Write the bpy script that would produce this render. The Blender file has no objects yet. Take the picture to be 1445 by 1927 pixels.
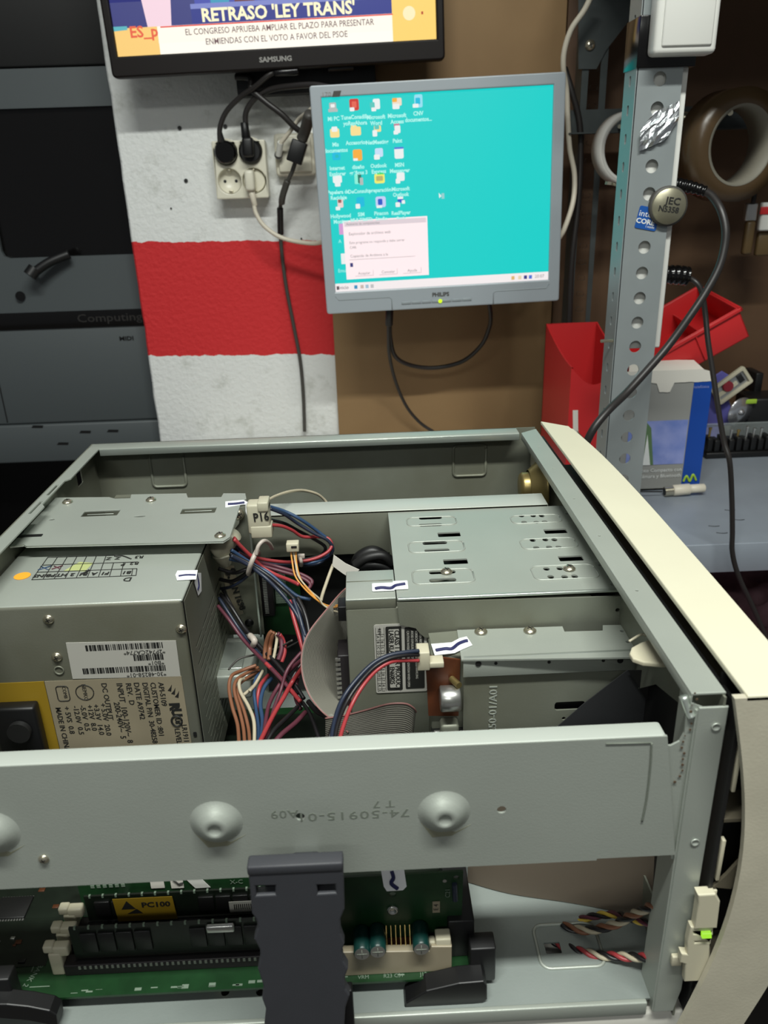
import bpy, bmesh, math, random
from mathutils import Vector, Matrix, noise

random.seed(7)
sc = bpy.context.scene
col = sc.collection

# ------------------------------------------------------------------ camera, world, light, exposure
cd = bpy.data.cameras.new('camera')
cam = bpy.data.objects.new('camera', cd)
col.objects.link(cam)
cam.matrix_world = Matrix.Translation((0, 0, 1.215)) @ Matrix([[0.999018, 0.040056, -0.018952], [-0.032965, 0.385974, -0.92192], [-0.029614, 0.92164, 0.386915]]).to_4x4()
cd.sensor_fit = 'VERTICAL'
cd.sensor_height = 36.0
cd.lens = 36.0 * 1496.0 / 1927.0
cd.clip_start = 0.02
cd.dof.use_dof = True
cd.dof.focus_distance = 0.62
cd.dof.aperture_fstop = 13.0
sc.camera = cam

world = bpy.data.worlds.new('room_air')
sc.world = world
world.use_nodes = True
world.node_tree.nodes['Background'].inputs[0].default_value = (0.92, 0.96, 1.0, 1)
world.node_tree.nodes['Background'].inputs[1].default_value = 0.12

def tube_light(loc, size, watts, look, color=(0.97, 1.0, 0.94)):
    l = bpy.data.lights.new('ceiling_tube_light', 'AREA')
    l.shape = 'RECTANGLE'
    l.size, l.size_y = size
    l.energy = watts
    l.color = color
    o = bpy.data.objects.new('ceiling_tube_light', l)
    o.location = loc
    o.rotation_euler = (Vector(look) - Vector(loc)).to_track_quat('-Z', 'Y').to_euler()
    col.objects.link(o)
tube_light((0.1, -0.15, 2.5), (1.2, 0.10), 46.0, (0.1, -0.05, 0))
tube_light((-0.5, -1.7, 2.5), (1.2, 0.12), 10.0, (0.0, 0.4, 0.9))

vs = sc.view_settings
vs.view_transform = 'Standard'
vs.look = 'None'
vs.exposure = 0.0
vs.gamma = 1.0
vs.use_curve_mapping = False

# ------------------------------------------------------------------ materials
def lin(c):
    return tuple(((v / 255) / 12.92 if v / 255 <= 0.04045 else ((v / 255 + 0.055) / 1.055) ** 2.4) for v in c)

def mat(name, rgb, rough=0.5, metal=0.0, var=0.0, scale=20.0, bump=0.0, bscale=200.0, emit=0.0, trans=0.0, alpha=1.0, var_rgb=None, spec=0.5):
    m = bpy.data.materials.new(name)
    m.use_nodes = True
    nt = m.node_tree
    b = nt.nodes['Principled BSDF']
    c = lin(rgb)
    b.inputs['Base Color'].default_value = (*c, 1)
    b.inputs['Roughness'].default_value = rough
    b.inputs['Metallic'].default_value = metal
    b.inputs['Specular IOR Level'].default_value = spec
    tc = nt.nodes.new('ShaderNodeTexCoord')
    if var or var_rgb:
        n = nt.nodes.new('ShaderNodeTexNoise')
        n.inputs['Scale'].default_value = scale
        n.inputs['Detail'].default_value = 6
        r = nt.nodes.new('ShaderNodeValToRGB')
        r.color_ramp.elements[0].position = 0.35
        r.color_ramp.elements[1].position = 0.68
        d = lin(var_rgb) if var_rgb else tuple(v * (1 - var) for v in c)
        r.color_ramp.elements[0].color = (*d, 1)
        r.color_ramp.elements[1].color = (*c, 1)
        nt.links.new(tc.outputs['Object'], n.inputs['Vector'])
        nt.links.new(n.outputs['Fac'], r.inputs['Fac'])
        nt.links.new(r.outputs['Color'], b.inputs['Base Color'])
    if bump:
        n2 = nt.nodes.new('ShaderNodeTexNoise')
        n2.inputs['Scale'].default_value = bscale
        n2.inputs['Detail'].default_value = 4
        bp = nt.nodes.new('ShaderNodeBump')
        bp.inputs['Strength'].default_value = bump
        bp.inputs['Distance'].default_value = 0.002
        nt.links.new(tc.outputs['Object'], n2.inputs['Vector'])
        nt.links.new(n2.outputs['Fac'], bp.inputs['Height'])
        nt.links.new(bp.outputs['Normal'], b.inputs['Normal'])
    if emit:
        b.inputs['Base Color'].default_value = (0.01, 0.01, 0.01, 1)
        b.inputs['Emission Color'].default_value = (*c, 1)
        b.inputs['Emission Strength'].default_value = emit
        b.inputs['Roughness'].default_value = 0.4
    if trans:
        b.inputs['Transmission Weight'].default_value = trans
    b.inputs['Alpha'].default_value = alpha
    return m

M = {}
M['steel'] = mat('zinc_steel', (174, 180, 171), 0.42, 0.35, 0.07, 14, 0.05, 900)
M['steel_in'] = mat('zinc_steel_dusty_shaded', (134, 138, 126), 0.5, 0.3, 0.0, 9, 0.04, 700, var_rgb=(116, 117, 102))  # dusty zinc, darkened further for the shade inside the case
M['steel_dirty_shaded'] = mat('zinc_steel_dirty_shaded', (112, 113, 102), 0.55, 0.25, 0.0, 12, 0.04, 700, var_rgb=(98, 98, 84))  # dirty zinc; shade on the power supply front is in the colour too
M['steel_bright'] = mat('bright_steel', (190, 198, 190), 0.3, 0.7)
M['steel_lit'] = mat('zinc_steel_lit', (188, 194, 186), 0.4, 0.2)  # paler zinc: bright reflection on upward flanges put into the colour
M['steel_tray_shaded'] = mat('zinc_steel_tray_shaded', (150, 158, 154), 0.5, 0.3, 0.0, 9, 0.05, 700, var_rgb=(134, 142, 138))  # darker zinc: the shade over the tray put into the colour
M['screw'] = mat('screw_metal', (205, 198, 176), 0.25, 0.9)
M['cream'] = mat('cream_plastic', (214, 210, 186), 0.45, 0, 0.04, 12, 0.03, 900)
M['cream_dirty'] = mat('worn_cream_plastic', (196, 190, 170), 0.55, 0, 0.14, 30, 0.05, 600)
M['ivory'] = mat('ivory_plastic', (196, 190, 166), 0.45)
M['white_plastic'] = mat('white_plastic', (222, 222, 216), 0.4)
M['sticker'] = mat('sticker_paper', (245, 246, 248), 0.6)
M['ink'] = mat('pen_ink', (32, 34, 84), 0.6)
M['black_ink'] = mat('black_ink', (32, 32, 30), 0.6)
M['grey_ink'] = mat('engraved_grey', (112, 118, 108), 0.6)
M['dark'] = mat('dark_plastic', (28, 28, 28), 0.5)
M['black'] = mat('black_plastic', (16, 16, 17), 0.45)
M['black_gloss'] = mat('black_gloss', (12, 11, 11), 0.18)
M['bracket'] = mat('dark_grey_plastic', (56, 57, 62), 0.55, 0, 0.05, 60, 0.06, 1200)
M['label_cream'] = mat('aged_label', (150, 140, 118), 0.4, 0, 0.12, 25)
M['label_grey'] = mat('grey_label', (178, 176, 168), 0.35)
M['yellow_label'] = mat('yellow_label', (150, 122, 34), 0.4)
M['orange'] = mat('orange_sticker', (250, 170, 50), 0.6)
M['board'] = mat('circuit_board_green', (26, 62, 32), 0.35, 0, 0.35, 60)
M['board_dark'] = mat('circuit_board_dark', (24, 32, 24), 0.35, 0, 0.4, 80)
M['board_brown'] = mat('circuit_board_brown', (92, 48, 24), 0.5, 0, 0.3, 60)
M['silk'] = mat('silkscreen', (112, 128, 112), 0.6)
M['chip'] = mat('chip_black', (24, 24, 24), 0.4)
M['slot'] = mat('slot_black', (30, 26, 28), 0.5)
M['green_cap'] = mat('capacitor_sleeve', (12, 50, 46), 0.3)
M['alu'] = mat('aluminium', (200, 200, 196), 0.3, 0.9)
M['brass'] = mat('brass', (168, 150, 98), 0.35, 0.8)
M['gold'] = mat('gold_pins', (170, 146, 90), 0.3, 0.8)
M['copper'] = mat('brown_copper', (80, 44, 22), 0.45, 0.2)
M['red_wire'] = mat('red_wire', (160, 56, 60), 0.4)
M['navy_wire'] = mat('navy_wire', (34, 42, 60), 0.4)
M['blue_wire'] = mat('blue_wire', (50, 74, 106), 0.4)
M['black_wire'] = mat('black_wire', (26, 24, 26), 0.4)
M['brown_wire'] = mat('brown_wire', (128, 84, 60), 0.45)
M['plum_wire'] = mat('plum_wire', (92, 46, 58), 0.45)
M['white_wire'] = mat('white_wire', (184, 174, 150), 0.5)
M['orange_wire'] = mat('orange_wire', (214, 150, 70), 0.45)
M['yellow_wire'] = mat('yellow_wire', (206, 176, 70), 0.45)
M['ribbon'] = mat('ribbon_grey', (128, 126, 116), 0.45)
M['ribbon_groove_shade'] = mat('ribbon_groove_shade', (84, 80, 74), 0.5)  # darker stripes paint the shade between the ridges
M['dim_letter'] = mat('dim_letter', (44, 42, 40), 0.5)
M['shaded_board'] = mat('shaded_brown_board', (98, 72, 48), 0.7, 0, 0, 5, 0.05, 500, var_rgb=(84, 60, 40))  # hardboard brown darkened; the shelving's shade is in the colour
M['ribbon_red'] = mat('ribbon_edge', (140, 98, 94), 0.45)
M['nylon'] = mat('nylon_natural', (186, 182, 160), 0.4)
M['tie'] = mat('cable_tie', (186, 176, 166), 0.4)
M['cable'] = mat('black_cable', (40, 37, 36), 0.42)
M['cable_grey'] = mat('dark_grey_cable', (70, 68, 64), 0.5)
M['cable_white'] = mat('white_cable', (214, 206, 188), 0.45)
M['socket'] = mat('socket_cream', (222, 218, 200), 0.35)
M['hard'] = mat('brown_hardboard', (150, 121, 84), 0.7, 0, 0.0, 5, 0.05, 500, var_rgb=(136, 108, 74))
M['frame_grey'] = mat('shelving_grey', (152, 159, 160), 0.4, 0.3, 0.06, 30)
M['frame_dark'] = mat('old_shelving', (74, 80, 80), 0.5, 0.3, 0.2, 30)
M['shelf'] = mat('shelf_paint', (146, 154, 164), 0.4, 0.1, 0.08, 20)
M['red_plastic'] = mat('red_plastic', (204, 44, 46), 0.4)
M['monitor'] = mat('monitor_silver', (164, 172, 178), 0.4, 0.1)
M['monitor_low'] = mat('monitor_grey', (148, 156, 160), 0.4, 0.1)
M['tv'] = mat('tv_black', (20, 14, 13), 0.45, spec=0.25)
M['logo'] = mat('logo_silver', (150, 148, 144), 0.4, 0.3)
M['dev_grey'] = mat('machine_grey', (80, 86, 88), 0.5, 0.05)
M['dev_dark'] = mat('machine_dark', (14, 14, 14), 0.5)
M['carton'] = mat('carton_grey', (150, 150, 146), 0.5)
M['blue_print'] = mat('blue_print', (18, 70, 160), 0.45)
M['sky_print'] = mat('sky_print', (112, 132, 198), 0.4, 0, 0.0, 30, var_rgb=(150, 160, 214))
M['white_print'] = mat('white_print', (226, 228, 226), 0.5)
M['green_print'] = mat('green_print', (160, 196, 60), 0.5)
M['leaf_print'] = mat('leaf_print', (92, 122, 84), 0.5)
M['paper_white'] = mat('white_card', (226, 222, 212), 0.6)
M['violet'] = mat('violet_plastic', (112, 110, 190), 0.35)
M['tape_roll'] = mat('brown_tape', (84, 66, 44), 0.3)
M['tape_core'] = mat('tape_core', (126, 122, 110), 0.6)
M['tape_white'] = mat('white_tape', (200, 198, 192), 0.6)
M['foil'] = mat('foil', (232, 236, 238), 0.3, 1.0, 0, 10, 1.0, 60)
M['intel'] = mat('blue_badge', (32, 84, 160), 0.3)
M['magnet'] = mat('magnet_disc', (160, 156, 134), 0.35, 0.7)
M['bench'] = mat('bench_laminate', (224, 222, 212), 0.5, 0, 0.05, 8)
M['cloth'] = mat('pink_cloth', (150, 116, 124), 0.9, 0, 0.0, 14, var_rgb=(104, 66, 76))
M['floor'] = mat('floor_dark', (70, 66, 62), 0.7, 0, 0.2, 6)
M['smear'] = mat('dirt_smear', (128, 128, 108), 0.7)
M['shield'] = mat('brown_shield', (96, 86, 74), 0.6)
M['film'] = mat('black_film', (44, 45, 47), 0.6)
M['olive'] = mat('bezel_inside', (86, 80, 66), 0.6)
M['led'] = mat('led_green', (180, 255, 60), emit=0.8)
M['led_off'] = mat('led_lens_green', (150, 210, 70), 0.3)
M['clear'] = mat('clear_plastic', (220, 230, 228), 0.12, 0, 0, 1, 0, 1, 0, 0.0, 0.12)
M['silver_disc'] = mat('silver_disc', (206, 206, 210), 0.22, 0.85)
M['rust'] = mat('rust_spots', (84, 68, 52), 0.8)
M['olive_tin'] = mat('brown_bottle', (92, 74, 46), 0.4)

def emi(name, rgb, s=1.0):
    if name not in M:
        M[name] = mat(name, rgb, emit=s)
    return M[name]

# painted plaster: white with one horizontal red band (paint, wobbly edges)
def plaster():
    m = bpy.data.materials.new('painted_plaster')
    m.use_nodes = True
    nt = m.node_tree
    b = nt.nodes['Principled BSDF']
    b.inputs['Roughness'].default_value = 0.75
    tc = nt.nodes.new('ShaderNodeTexCoord')
    sp = nt.nodes.new('ShaderNodeSeparateXYZ')
    nt.links.new(tc.outputs['Object'], sp.inputs[0])
    n = nt.nodes.new('ShaderNodeTexNoise'); n.inputs['Scale'].default_value = 45; n.inputs['Detail'].default_value = 5
    nt.links.new(tc.outputs['Object'], n.inputs['Vector'])
    def mth(op, a, b_):
        k = nt.nodes.new('ShaderNodeMath'); k.operation = op
        for i, v in enumerate((a, b_)):
            if isinstance(v, (int, float)): k.inputs[i].default_value = v
            else: nt.links.new(v, k.inputs[i])
        return k.outputs[0]
    w = mth('MULTIPLY', mth('SUBTRACT', n.outputs['Fac'], 0.5), 0.012)
    z = mth('ADD', mth('ADD', sp.outputs['Z'], mth('MULTIPLY', sp.outputs['X'], 0.026)), w)
    red = mth('MULTIPLY', mth('GREATER_THAN', z, 0.9105), mth('LESS_THAN', z, 1.1135))
    n3 = nt.nodes.new('ShaderNodeTexNoise'); n3.inputs['Scale'].default_value = 16; n3.inputs['Detail'].default_value = 8; n3.inputs['Roughness'].default_value = 0.7
    nt.links.new(tc.outputs['Object'], n3.inputs['Vector'])
    r = nt.nodes.new('ShaderNodeValToRGB')
    r.color_ramp.elements[0].position = 0.30; r.color_ramp.elements[0].color = (*lin((196, 198, 192)), 1)
    r.color_ramp.elements[1].position = 0.46; r.color_ramp.elements[1].color = (*lin((228, 230, 228)), 1)
    nt.links.new(n3.outputs['Fac'], r.inputs['Fac'])
    mx = nt.nodes.new('ShaderNodeMixRGB')
    nt.links.new(red, mx.inputs['Fac'])
    nt.links.new(r.outputs['Color'], mx.inputs[1])
    mx.inputs[2].default_value = (*lin((206, 40, 44)), 1)
    nt.links.new(mx.outputs[0], b.inputs['Base Color'])
    nb = nt.nodes.new('ShaderNodeTexNoise'); nb.inputs['Scale'].default_value = 120; nb.inputs['Detail'].default_value = 6
    nt.links.new(tc.outputs['Object'], nb.inputs['Vector'])
    bp = nt.nodes.new('ShaderNodeBump'); bp.inputs['Strength'].default_value = 0.55; bp.inputs['Distance'].default_value = 0.004
    nt.links.new(nb.outputs['Fac'], bp.inputs['Height'])
    nt.links.new(bp.outputs['Normal'], b.inputs['Normal'])
    return m
M['plaster'] = plaster()

# ------------------------------------------------------------------ mesh helpers
def FR(o, u, v):
    u = Vector(u).normalized(); v = Vector(v); n = u.cross(v).normalized(); v = n.cross(u)
    m = Matrix((u, v, n)).transposed().to_4x4(); m.translation = Vector(o)
    return m
def front(o): return FR(o, (1, 0, 0), (0, 0, 1))        # faces the camera side (-Y)
def front_down(o): return FR(o, (-1, 0, 0), (0, 0, -1))  # same, written upside down
def top(o): return FR(o, (1, 0, 0), (0, 1, 0))
def top_down(o): return FR(o, (-1, 0, 0), (0, -1, 0))
def down_text(o): return FR(o, (0, 0, -1), (1, 0, 0))    # reads downwards on a front face

def smooth_path(pts, n=8):
    pts = [Vector(p) for p in pts]
    if len(pts) < 3: return pts
    out = []
    for i in range(len(pts) - 1):
        p0 = pts[max(i - 1, 0)]; p1 = pts[i]; p2 = pts[i + 1]; p3 = pts[min(i + 2, len(pts) - 1)]
        for k in range(n):
            t = k / n
            out.append(0.5 * ((2 * p1) + (p2 - p0) * t + (2 * p0 - 5 * p1 + 4 * p2 - p3) * t * t + (3 * p1 - p0 - 3 * p2 + p3) * t ** 3))
    out.append(pts[-1])
    return out

def rr(x0, y0, x1, y1, r, n=4):
    out = []
    for cx, cy, a0 in ((x1 - r, y1 - r, 0), (x0 + r, y1 - r, 90), (x0 + r, y0 + r, 180), (x1 - r, y0 + r, 270)):
        for k in range(n + 1):
            a = math.radians(a0 + 90 * k / n)
            out.append((cx + r * math.cos(a), cy + r * math.sin(a)))
    return out
def circ(cx, cy, r, n=14, ry=None):
    ry = ry or r
    return [(cx + r * math.cos(2 * math.pi * k / n), cy + ry * math.sin(2 * math.pi * k / n)) for k in range(n)]
def xy(p3): return [(p[0], p[1]) for p in p3]
def xz(p3): return [(p[0], p[2]) for p in p3]

WM = {}   # world matrix of every root and part
class B:
    def __init__(s):
        s.bm = bmesh.new(); s.mats = []
    def mi(s, m):
        m = M[m] if isinstance(m, str) else m
        if m not in s.mats: s.mats.append(m)
        return s.mats.index(m)
    def add(s, verts, faces, m, smooth=False, T=None):
        i = s.mi(m)
        vs_ = [s.bm.verts.new((T @ Vector(v)) if T else v) for v in verts]
        for f in faces:
            try:
                fc = s.bm.faces.new([vs_[k] for k in f]); fc.material_index = i; fc.smooth = smooth
            except ValueError: pass
        return s
    def box(s, lo, hi, m, bev=0.0, T=None, seg=2):
        lo = Vector(lo); hi = Vector(hi)
        t = bmesh.new()
        bmesh.ops.create_cube(t, size=1)
        for v in t.verts:
            v.co = Vector([(lo[k] + hi[k]) / 2 + v.co[k] * abs(hi[k] - lo[k]) for k in range(3)])
        if bev: bmesh.ops.bevel(t, geom=t.edges[:], offset=bev, segments=seg, affect='EDGES', profile=0.5)
        s.merge(t, m, T, smooth=bool(bev))
        return s
    def merge(s, t, m, T=None, smooth=False):
        t.verts.ensure_lookup_table(); t.verts.index_update()
        s.add([v.co.copy() for v in t.verts], [[v.index for v in f.verts] for f in t.faces], m, smooth, T)
        t.free()
        return s
    def tube(s, pts, r, m, n=10, sm=8, closed_ends=True, T=None):
        P = smooth_path(pts, sm) if sm else [Vector(p) for p in pts]
        rs = r if callable(r) else (lambda t: r)
        up = Vector((0, 0, 1)); prev = None; V = []; F = []
        for i, p in enumerate(P):
            d = (P[min(i + 1, len(P) - 1)] - P[max(i - 1, 0)])
            d = d.normalized() if d.length > 1e-9 else Vector((0, 0, 1))
            if prev is None:
                a = d.cross(up) if abs(d.dot(up)) < 0.95 else d.cross(Vector((1, 0, 0)))
            else:
                a = prev - d * prev.dot(d)
            a.normalize(); prev = a; b = d.cross(a)
            rad = rs(i / max(1, len(P) - 1))
            for k in range(n):
                w = 2 * math.pi * k / n
                V.append(p + (a * math.cos(w) + b * math.sin(w)) * rad)
        for i in range(len(P) - 1):
            for k in range(n):
                F.append((i * n + k, i * n + (k + 1) % n, (i + 1) * n + (k + 1) % n, (i + 1) * n + k))
        F.append(list(range(n))[::-1]); F.append([(len(P) - 1) * n + k for k in range(n)])
        return s.add(V, F, m, True, T)
    def cyl(s, p0, p1, r, m, n=24, r2=None, bev=0.0):
        p0 = Vector(p0); p1 = Vector(p1); r2 = r if r2 is None else r2
        L = (p1 - p0); z = L.normalized(); x = z.orthogonal().normalized(); y = z.cross(x)
        prof = [(0, r)] + ([(L.length - bev, r2), (L.length, r2 - bev)] if bev else [(L.length, r2)])
        if bev: prof = [(0, r - bev), (bev, r)] + prof[1:]
        V = []; F = []
        for h, rad in prof:
            for k in range(n):
                w = 2 * math.pi * k / n
                V.append(p0 + z * h + (x * math.cos(w) + y * math.sin(w)) * rad)
        q = len(prof)
        for i in range(q - 1):
            for k in range(n):
                F.append((i * n + k, i * n + (k + 1) % n, (i + 1) * n + (k + 1) % n, (i + 1) * n + k))
        i0 = s.mi(m)
        s.add(V, F, m, n > 10)
        s.add(V[:n], [list(range(n))[::-1]], m); s.add(V[-n:], [list(range(n))], m)
        return s
    def lathe(s, prof, T, m, n=32):
        V = []; F = []
        for r, h in prof:
            for k in range(n):
                w = 2 * math.pi * k / n
                V.append((r * math.cos(w), r * math.sin(w), h))
        for i in range(len(prof) - 1):
            for k in range(n):
                F.append((i * n + k, i * n + (k + 1) % n, (i + 1) * n + (k + 1) % n, (i + 1) * n + k))
        return s.add(V, F, m, True, T)
    def sheet(s, outer, T, th, m, holes=(), bev=0.0):
        """a flat plate with real holes; the outer outline lies in T's xy plane, its visible face at +th/2"""
        c = bpy.data.curves.new('t', 'CURVE'); c.dimensions = '2D'; c.fill_mode = 'BOTH'; c.extrude = th / 2
        if bev: c.bevel_depth = bev; c.extrude = max(th / 2 - bev, 1e-5); c.offset = -bev; c.bevel_resolution = 1
        for poly in [outer] + list(holes):
            sp = c.splines.new('POLY'); sp.points.add(len(poly) - 1); sp.use_cyclic_u = True
            for k, p in enumerate(poly): sp.points[k].co = (p[0], p[1], 0, 1)
        return s._curve(c, T, m)
    def _curve(s, c, T, m):
        o = bpy.data.objects.new('t', c)
        me = o.to_mesh()
        s.add([v.co.copy() for v in me.vertices], [list(p.vertices) for p in me.polygons], m, False, T)
        o.to_mesh_clear(); bpy.data.objects.remove(o); bpy.data.curves.remove(c)
        return s
    def text(s, body, T, size, m, ext=0.0002, align='CENTER', sx=1.0, bold=0.0, spacing=1.0):
        c = bpy.data.curves.new('t', 'FONT'); c.body = body; c.size = size; c.extrude = ext
        c.align_x = align; c.align_y = 'CENTER'; c.resolution_u = 2; c.offset = bold; c.space_character = spacing
        return s._curve(c, T @ Matrix.Diagonal((sx, 1, 1, 1)), m)
    def build(s, name, parent=None, local=False, loc=None, clean=True):
        """parent given: a part in the parent's space. World-space vertices unless local=True."""
        if clean: bmesh.ops.recalc_face_normals(s.bm, faces=s.bm.faces[:])
        W = WM[parent.name] if parent else Matrix.Translation(Vector(loc) if loc else Vector((0, 0, 0)))
        if not local: s.bm.transform(W.inverted())
        me = bpy.data.meshes.new(name); s.bm.to_mesh(me); s.bm.free()
        for m in s.mats: me.materials.append(m)
        o = bpy.data.objects.new(name, me); col.objects.link(o)
        if parent: o.parent = parent
        else: o.matrix_world = W
        WM[o.name] = W
        return o
def tag(o, label, cat, group=None, kind=None):
    o['label'] = label; o['category'] = cat
    if group: o['group'] = group
    if kind: o['kind'] = kind
    return o
def thing(name, loc, label, cat, group=None, T=None):
    o = bpy.data.objects.new(name, None); o.empty_display_size = 0.02; col.objects.link(o)
    W = T if T else Matrix.Translation(Vector(loc))
    o.matrix_world = W; WM[o.name] = W
    return tag(o, label, cat, group)
def part(o, label): o['label'] = label; return o
def struct(o): o['kind'] = 'structure'; return o
def screw(parent, p, nrm, r=0.004, name='screw', mname='screw', local=False):
    b = B(); p = Vector(p); nrm = Vector(nrm).normalized()
    T = nrm.to_track_quat('Z', 'Y').to_matrix().to_4x4(); T.translation = p
    b.lathe([(r * 1.15, 0), (r * 1.15, r * .15), (r * .95, r * .3), (r * .7, r * .55), (r * .3, r * .65), (0.00005, r * .66)], T, mname, 18)
    for a in (0.4, 0.4 + math.pi / 2):
        b.box((-r * .55, -r * .1, r * .5), (r * .55, r * .1, r * .68), 'black_ink', T=T @ Matrix.Rotation(a, 4, 'Z'))
    return b.build(name, parent, local=local)

# ================================================================== the setting
b = B(); b.box((-1.6, -1.2, -0.05), (1.8, 2.3, 0.0), 'floor'); struct(b.build('floor'))
# white and red plaster pier: slightly rough left edge
b = B()
V = []; F = []; nz = 90; nx = 2
for k in range(nz + 1):
    z = 2.3 * k / nz
    w = (noise.noise(Vector((3, 0, z * 22))) * 0.0035 + noise.noise(Vector((7, 0, z * 70))) * 0.0015)
    V += [(-0.402 + w, 2.1, z), (-0.402 + w, 1.503, z), (-0.399 + w, 1.5, z), (0.35, 1.5, z)]
for k in range(nz):
    for j in range(3):
        a = k * 4 + j; F.append((a, a + 1, a + 5, a + 4))
b.add(V, F, 'plaster')
wall = struct(b.build('wall_back'))
for i, q in enumerate([(-0.2933,1.4995,1.3034), (-0.2929,1.4995,1.2213), (-0.2163,1.4995,1.3036), (-0.3243,1.4995,1.1776), (-0.1008,1.4995,1.1202), (-0.0197,1.4995,0.9224)]):
    b = B(); b.sheet(circ(0, 0, 0.0034 if i < 3 else 0.0016, 10), front((q[0], 1.4985, q[2])), 0.001, 'dark')
    if i < 5: part(b.build('plug_hole', wall), 'small dark hole in the plaster')
b = B(); b.box((-1.6, 2.1, 0), (1.8, 2.15, 2.3), 'dev_dark'); struct(b.build('wall_rear'))
b = B(); b.box((1.45, 0.9, 0), (1.5, 2.1, 2.3), 'hard'); struct(b.build('wall_right'))
b = B(); b.box((-1.45, 1.4, 0), (-1.4, 2.1, 2.3), 'dev_dark'); struct(b.build('wall_left'))
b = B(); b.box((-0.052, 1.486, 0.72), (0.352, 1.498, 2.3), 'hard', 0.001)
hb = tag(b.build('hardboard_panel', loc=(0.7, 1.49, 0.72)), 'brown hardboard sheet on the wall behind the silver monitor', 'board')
b = B(); b.box((0.354, 1.486, 0.3), (1.44, 1.498, 2.3), 'shaded_board', 0.001)  # separate darker panel where the shelving shades the hardboard
tag(b.build('shaded_board', loc=(0.9, 1.49, 0.3)), 'brown hardboard behind the grey shelving, its shade put into a darker brown', 'board')

# bench the open computer lies on
t = thing('workbench', (-0.06, 0.9, 0), 'white bench top under the open computer, its back edge showing at the wall', 'bench')
b = B(); b.box((-0.325, 0.3165, 0.728), (0.205, 1.483, 0.752), 'bench', 0.002); b.build('bench_top', t)
for x in (-0.29, 0.17):
    for y in (0.36, 1.44):
        b = B(); b.box((x - .02, y - .02, 0), (x + .02, y + .02, 0.728), 'frame_grey', 0.002); b.build('leg', t)

# ------------------------------------------------------------------ left alcove with machines on a shelf
t = thing('storage_shelf', (-0.9, 1.7, 0.66), 'dull grey metal shelf at the left under the grey machine with the black stripe', 'shelf')
b = B(); b.box((-1.4, 1.545, 0.706), (-0.408, 2.05, 0.784), 'dev_grey', 0.003); b.build('shelf_board', t)
b = B()
for q in [(-0.6514,1.544,0.7805), (-0.5595,1.544,0.7659), (-0.5047,1.544,0.7659), (-0.6079,1.544,0.7434)]:
    b.sheet([(q[0] - .012, q[2] - .002), (q[0] + .01, q[2] - .003), (q[0] + .012, q[2] + .002), (q[0] - .008, q[2] + .003)], front((0, 1.5445, 0)), 0.0006, 'dev_dark')
part(b.build('scuff_mark', t), 'dark scuffs on the shelf edge')
# feet of the shelf
for x in (-1.38, -0.43):
    b = B(); b.box((x - .015, 1.6, 0), (x + .015, 1.63, 0.706), 'dev_dark'); b.build('leg', t)

t = thing('desktop_machine', (-0.8, 1.7, 0.785), 'grey metal machine with a black stripe lying on the shelf at the left', 'machine')
b = B(); b.box((-1.3, 1.55, 0.785), (-0.410, 2.0, 1.0), 'dev_grey', 0.004); b.build('housing', t)
b = B(); b.box((-1.3, 1.5465, (-0.6849,1.5465,0.9705)[2]), (-0.411, 1.5505, (-0.6763,1.5465,1.0106)[2]), 'black_gloss', 0.0008); st_ = b.build('black_stripe', t)
b = B(); b.text('Computing', front((-0.4757,1.546,0.987)), 0.021, 'dim_letter', 0.0002, sx=1.3); b.build('lettering', st_)
b = B(); b.text('MIDI', front((-0.4507,1.549,0.9466)), 0.0105, 'dev_dark', 0.0003, sx=1.3, bold=.0003); b.build('lettering', t)
b = B(); b.box((-0.711, 1.549, 0.79), (-0.709, 1.5515, 0.97), 'dev_dark'); b.build('seam', t)

t = thing('black_window_machine', (-0.8, 1.7, 1.0), 'dark machine with a large black window, above the striped machine at the left', 'machine')
b = B()
zt_ = (-0.5913,1.545,1.4038)[2]; z1_ = (-0.6041,1.545,1.344)[2]; z2_ = (-0.6565,1.545,1.0999)[2]
b.sheet([(-1.3, 1.002), (-0.41, 1.002), (-0.41, z2_), (-.640, z2_), (-.6485, z2_ + .0035), (-.652, z2_ + .012), (-.652, z1_ - .012), (-.6485, z1_ - .0035), (-.64, z1_), (-.41, z1_), (-0.41, zt_), (-1.3, zt_)], front((0, 1.55, 0)), 0.008, 'dev_grey')
b.box((-1.3, 1.58, 1.002), (-0.41, 2.0, zt_), 'dev_dark', 0.003); b.build('housing', t)
b = B(); b.box((-1.3, 1.555, zt_ + .002), (-0.41, 2.0, 1.9), 'dev_dark', 0.004); b.build('upper_cabinet', t)
b = B(); b.box((-0.66, 1.556, z2_ - .005), (-0.411, 1.575, z1_ + .005), 'black_gloss'); b.build('window_pane', t)
b = B(); b.tube([(-0.5249,1.53,1.1052),(-0.5602,1.52,1.0925),(-0.5914,1.512,1.074)], 0.0085, 'black'); b.cyl((-0.5849,1.515,1.0836), (-0.5946,1.509,1.0716), 0.012, 'black'); part(b.build('lever', t), 'black lever sticking out below the window')
b = B(); b.cyl((-0.6361,1.551,1.032), (-0.6315,1.54,1.0333), 0.0085, 'black_gloss'); b.build('knob', t)

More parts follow.
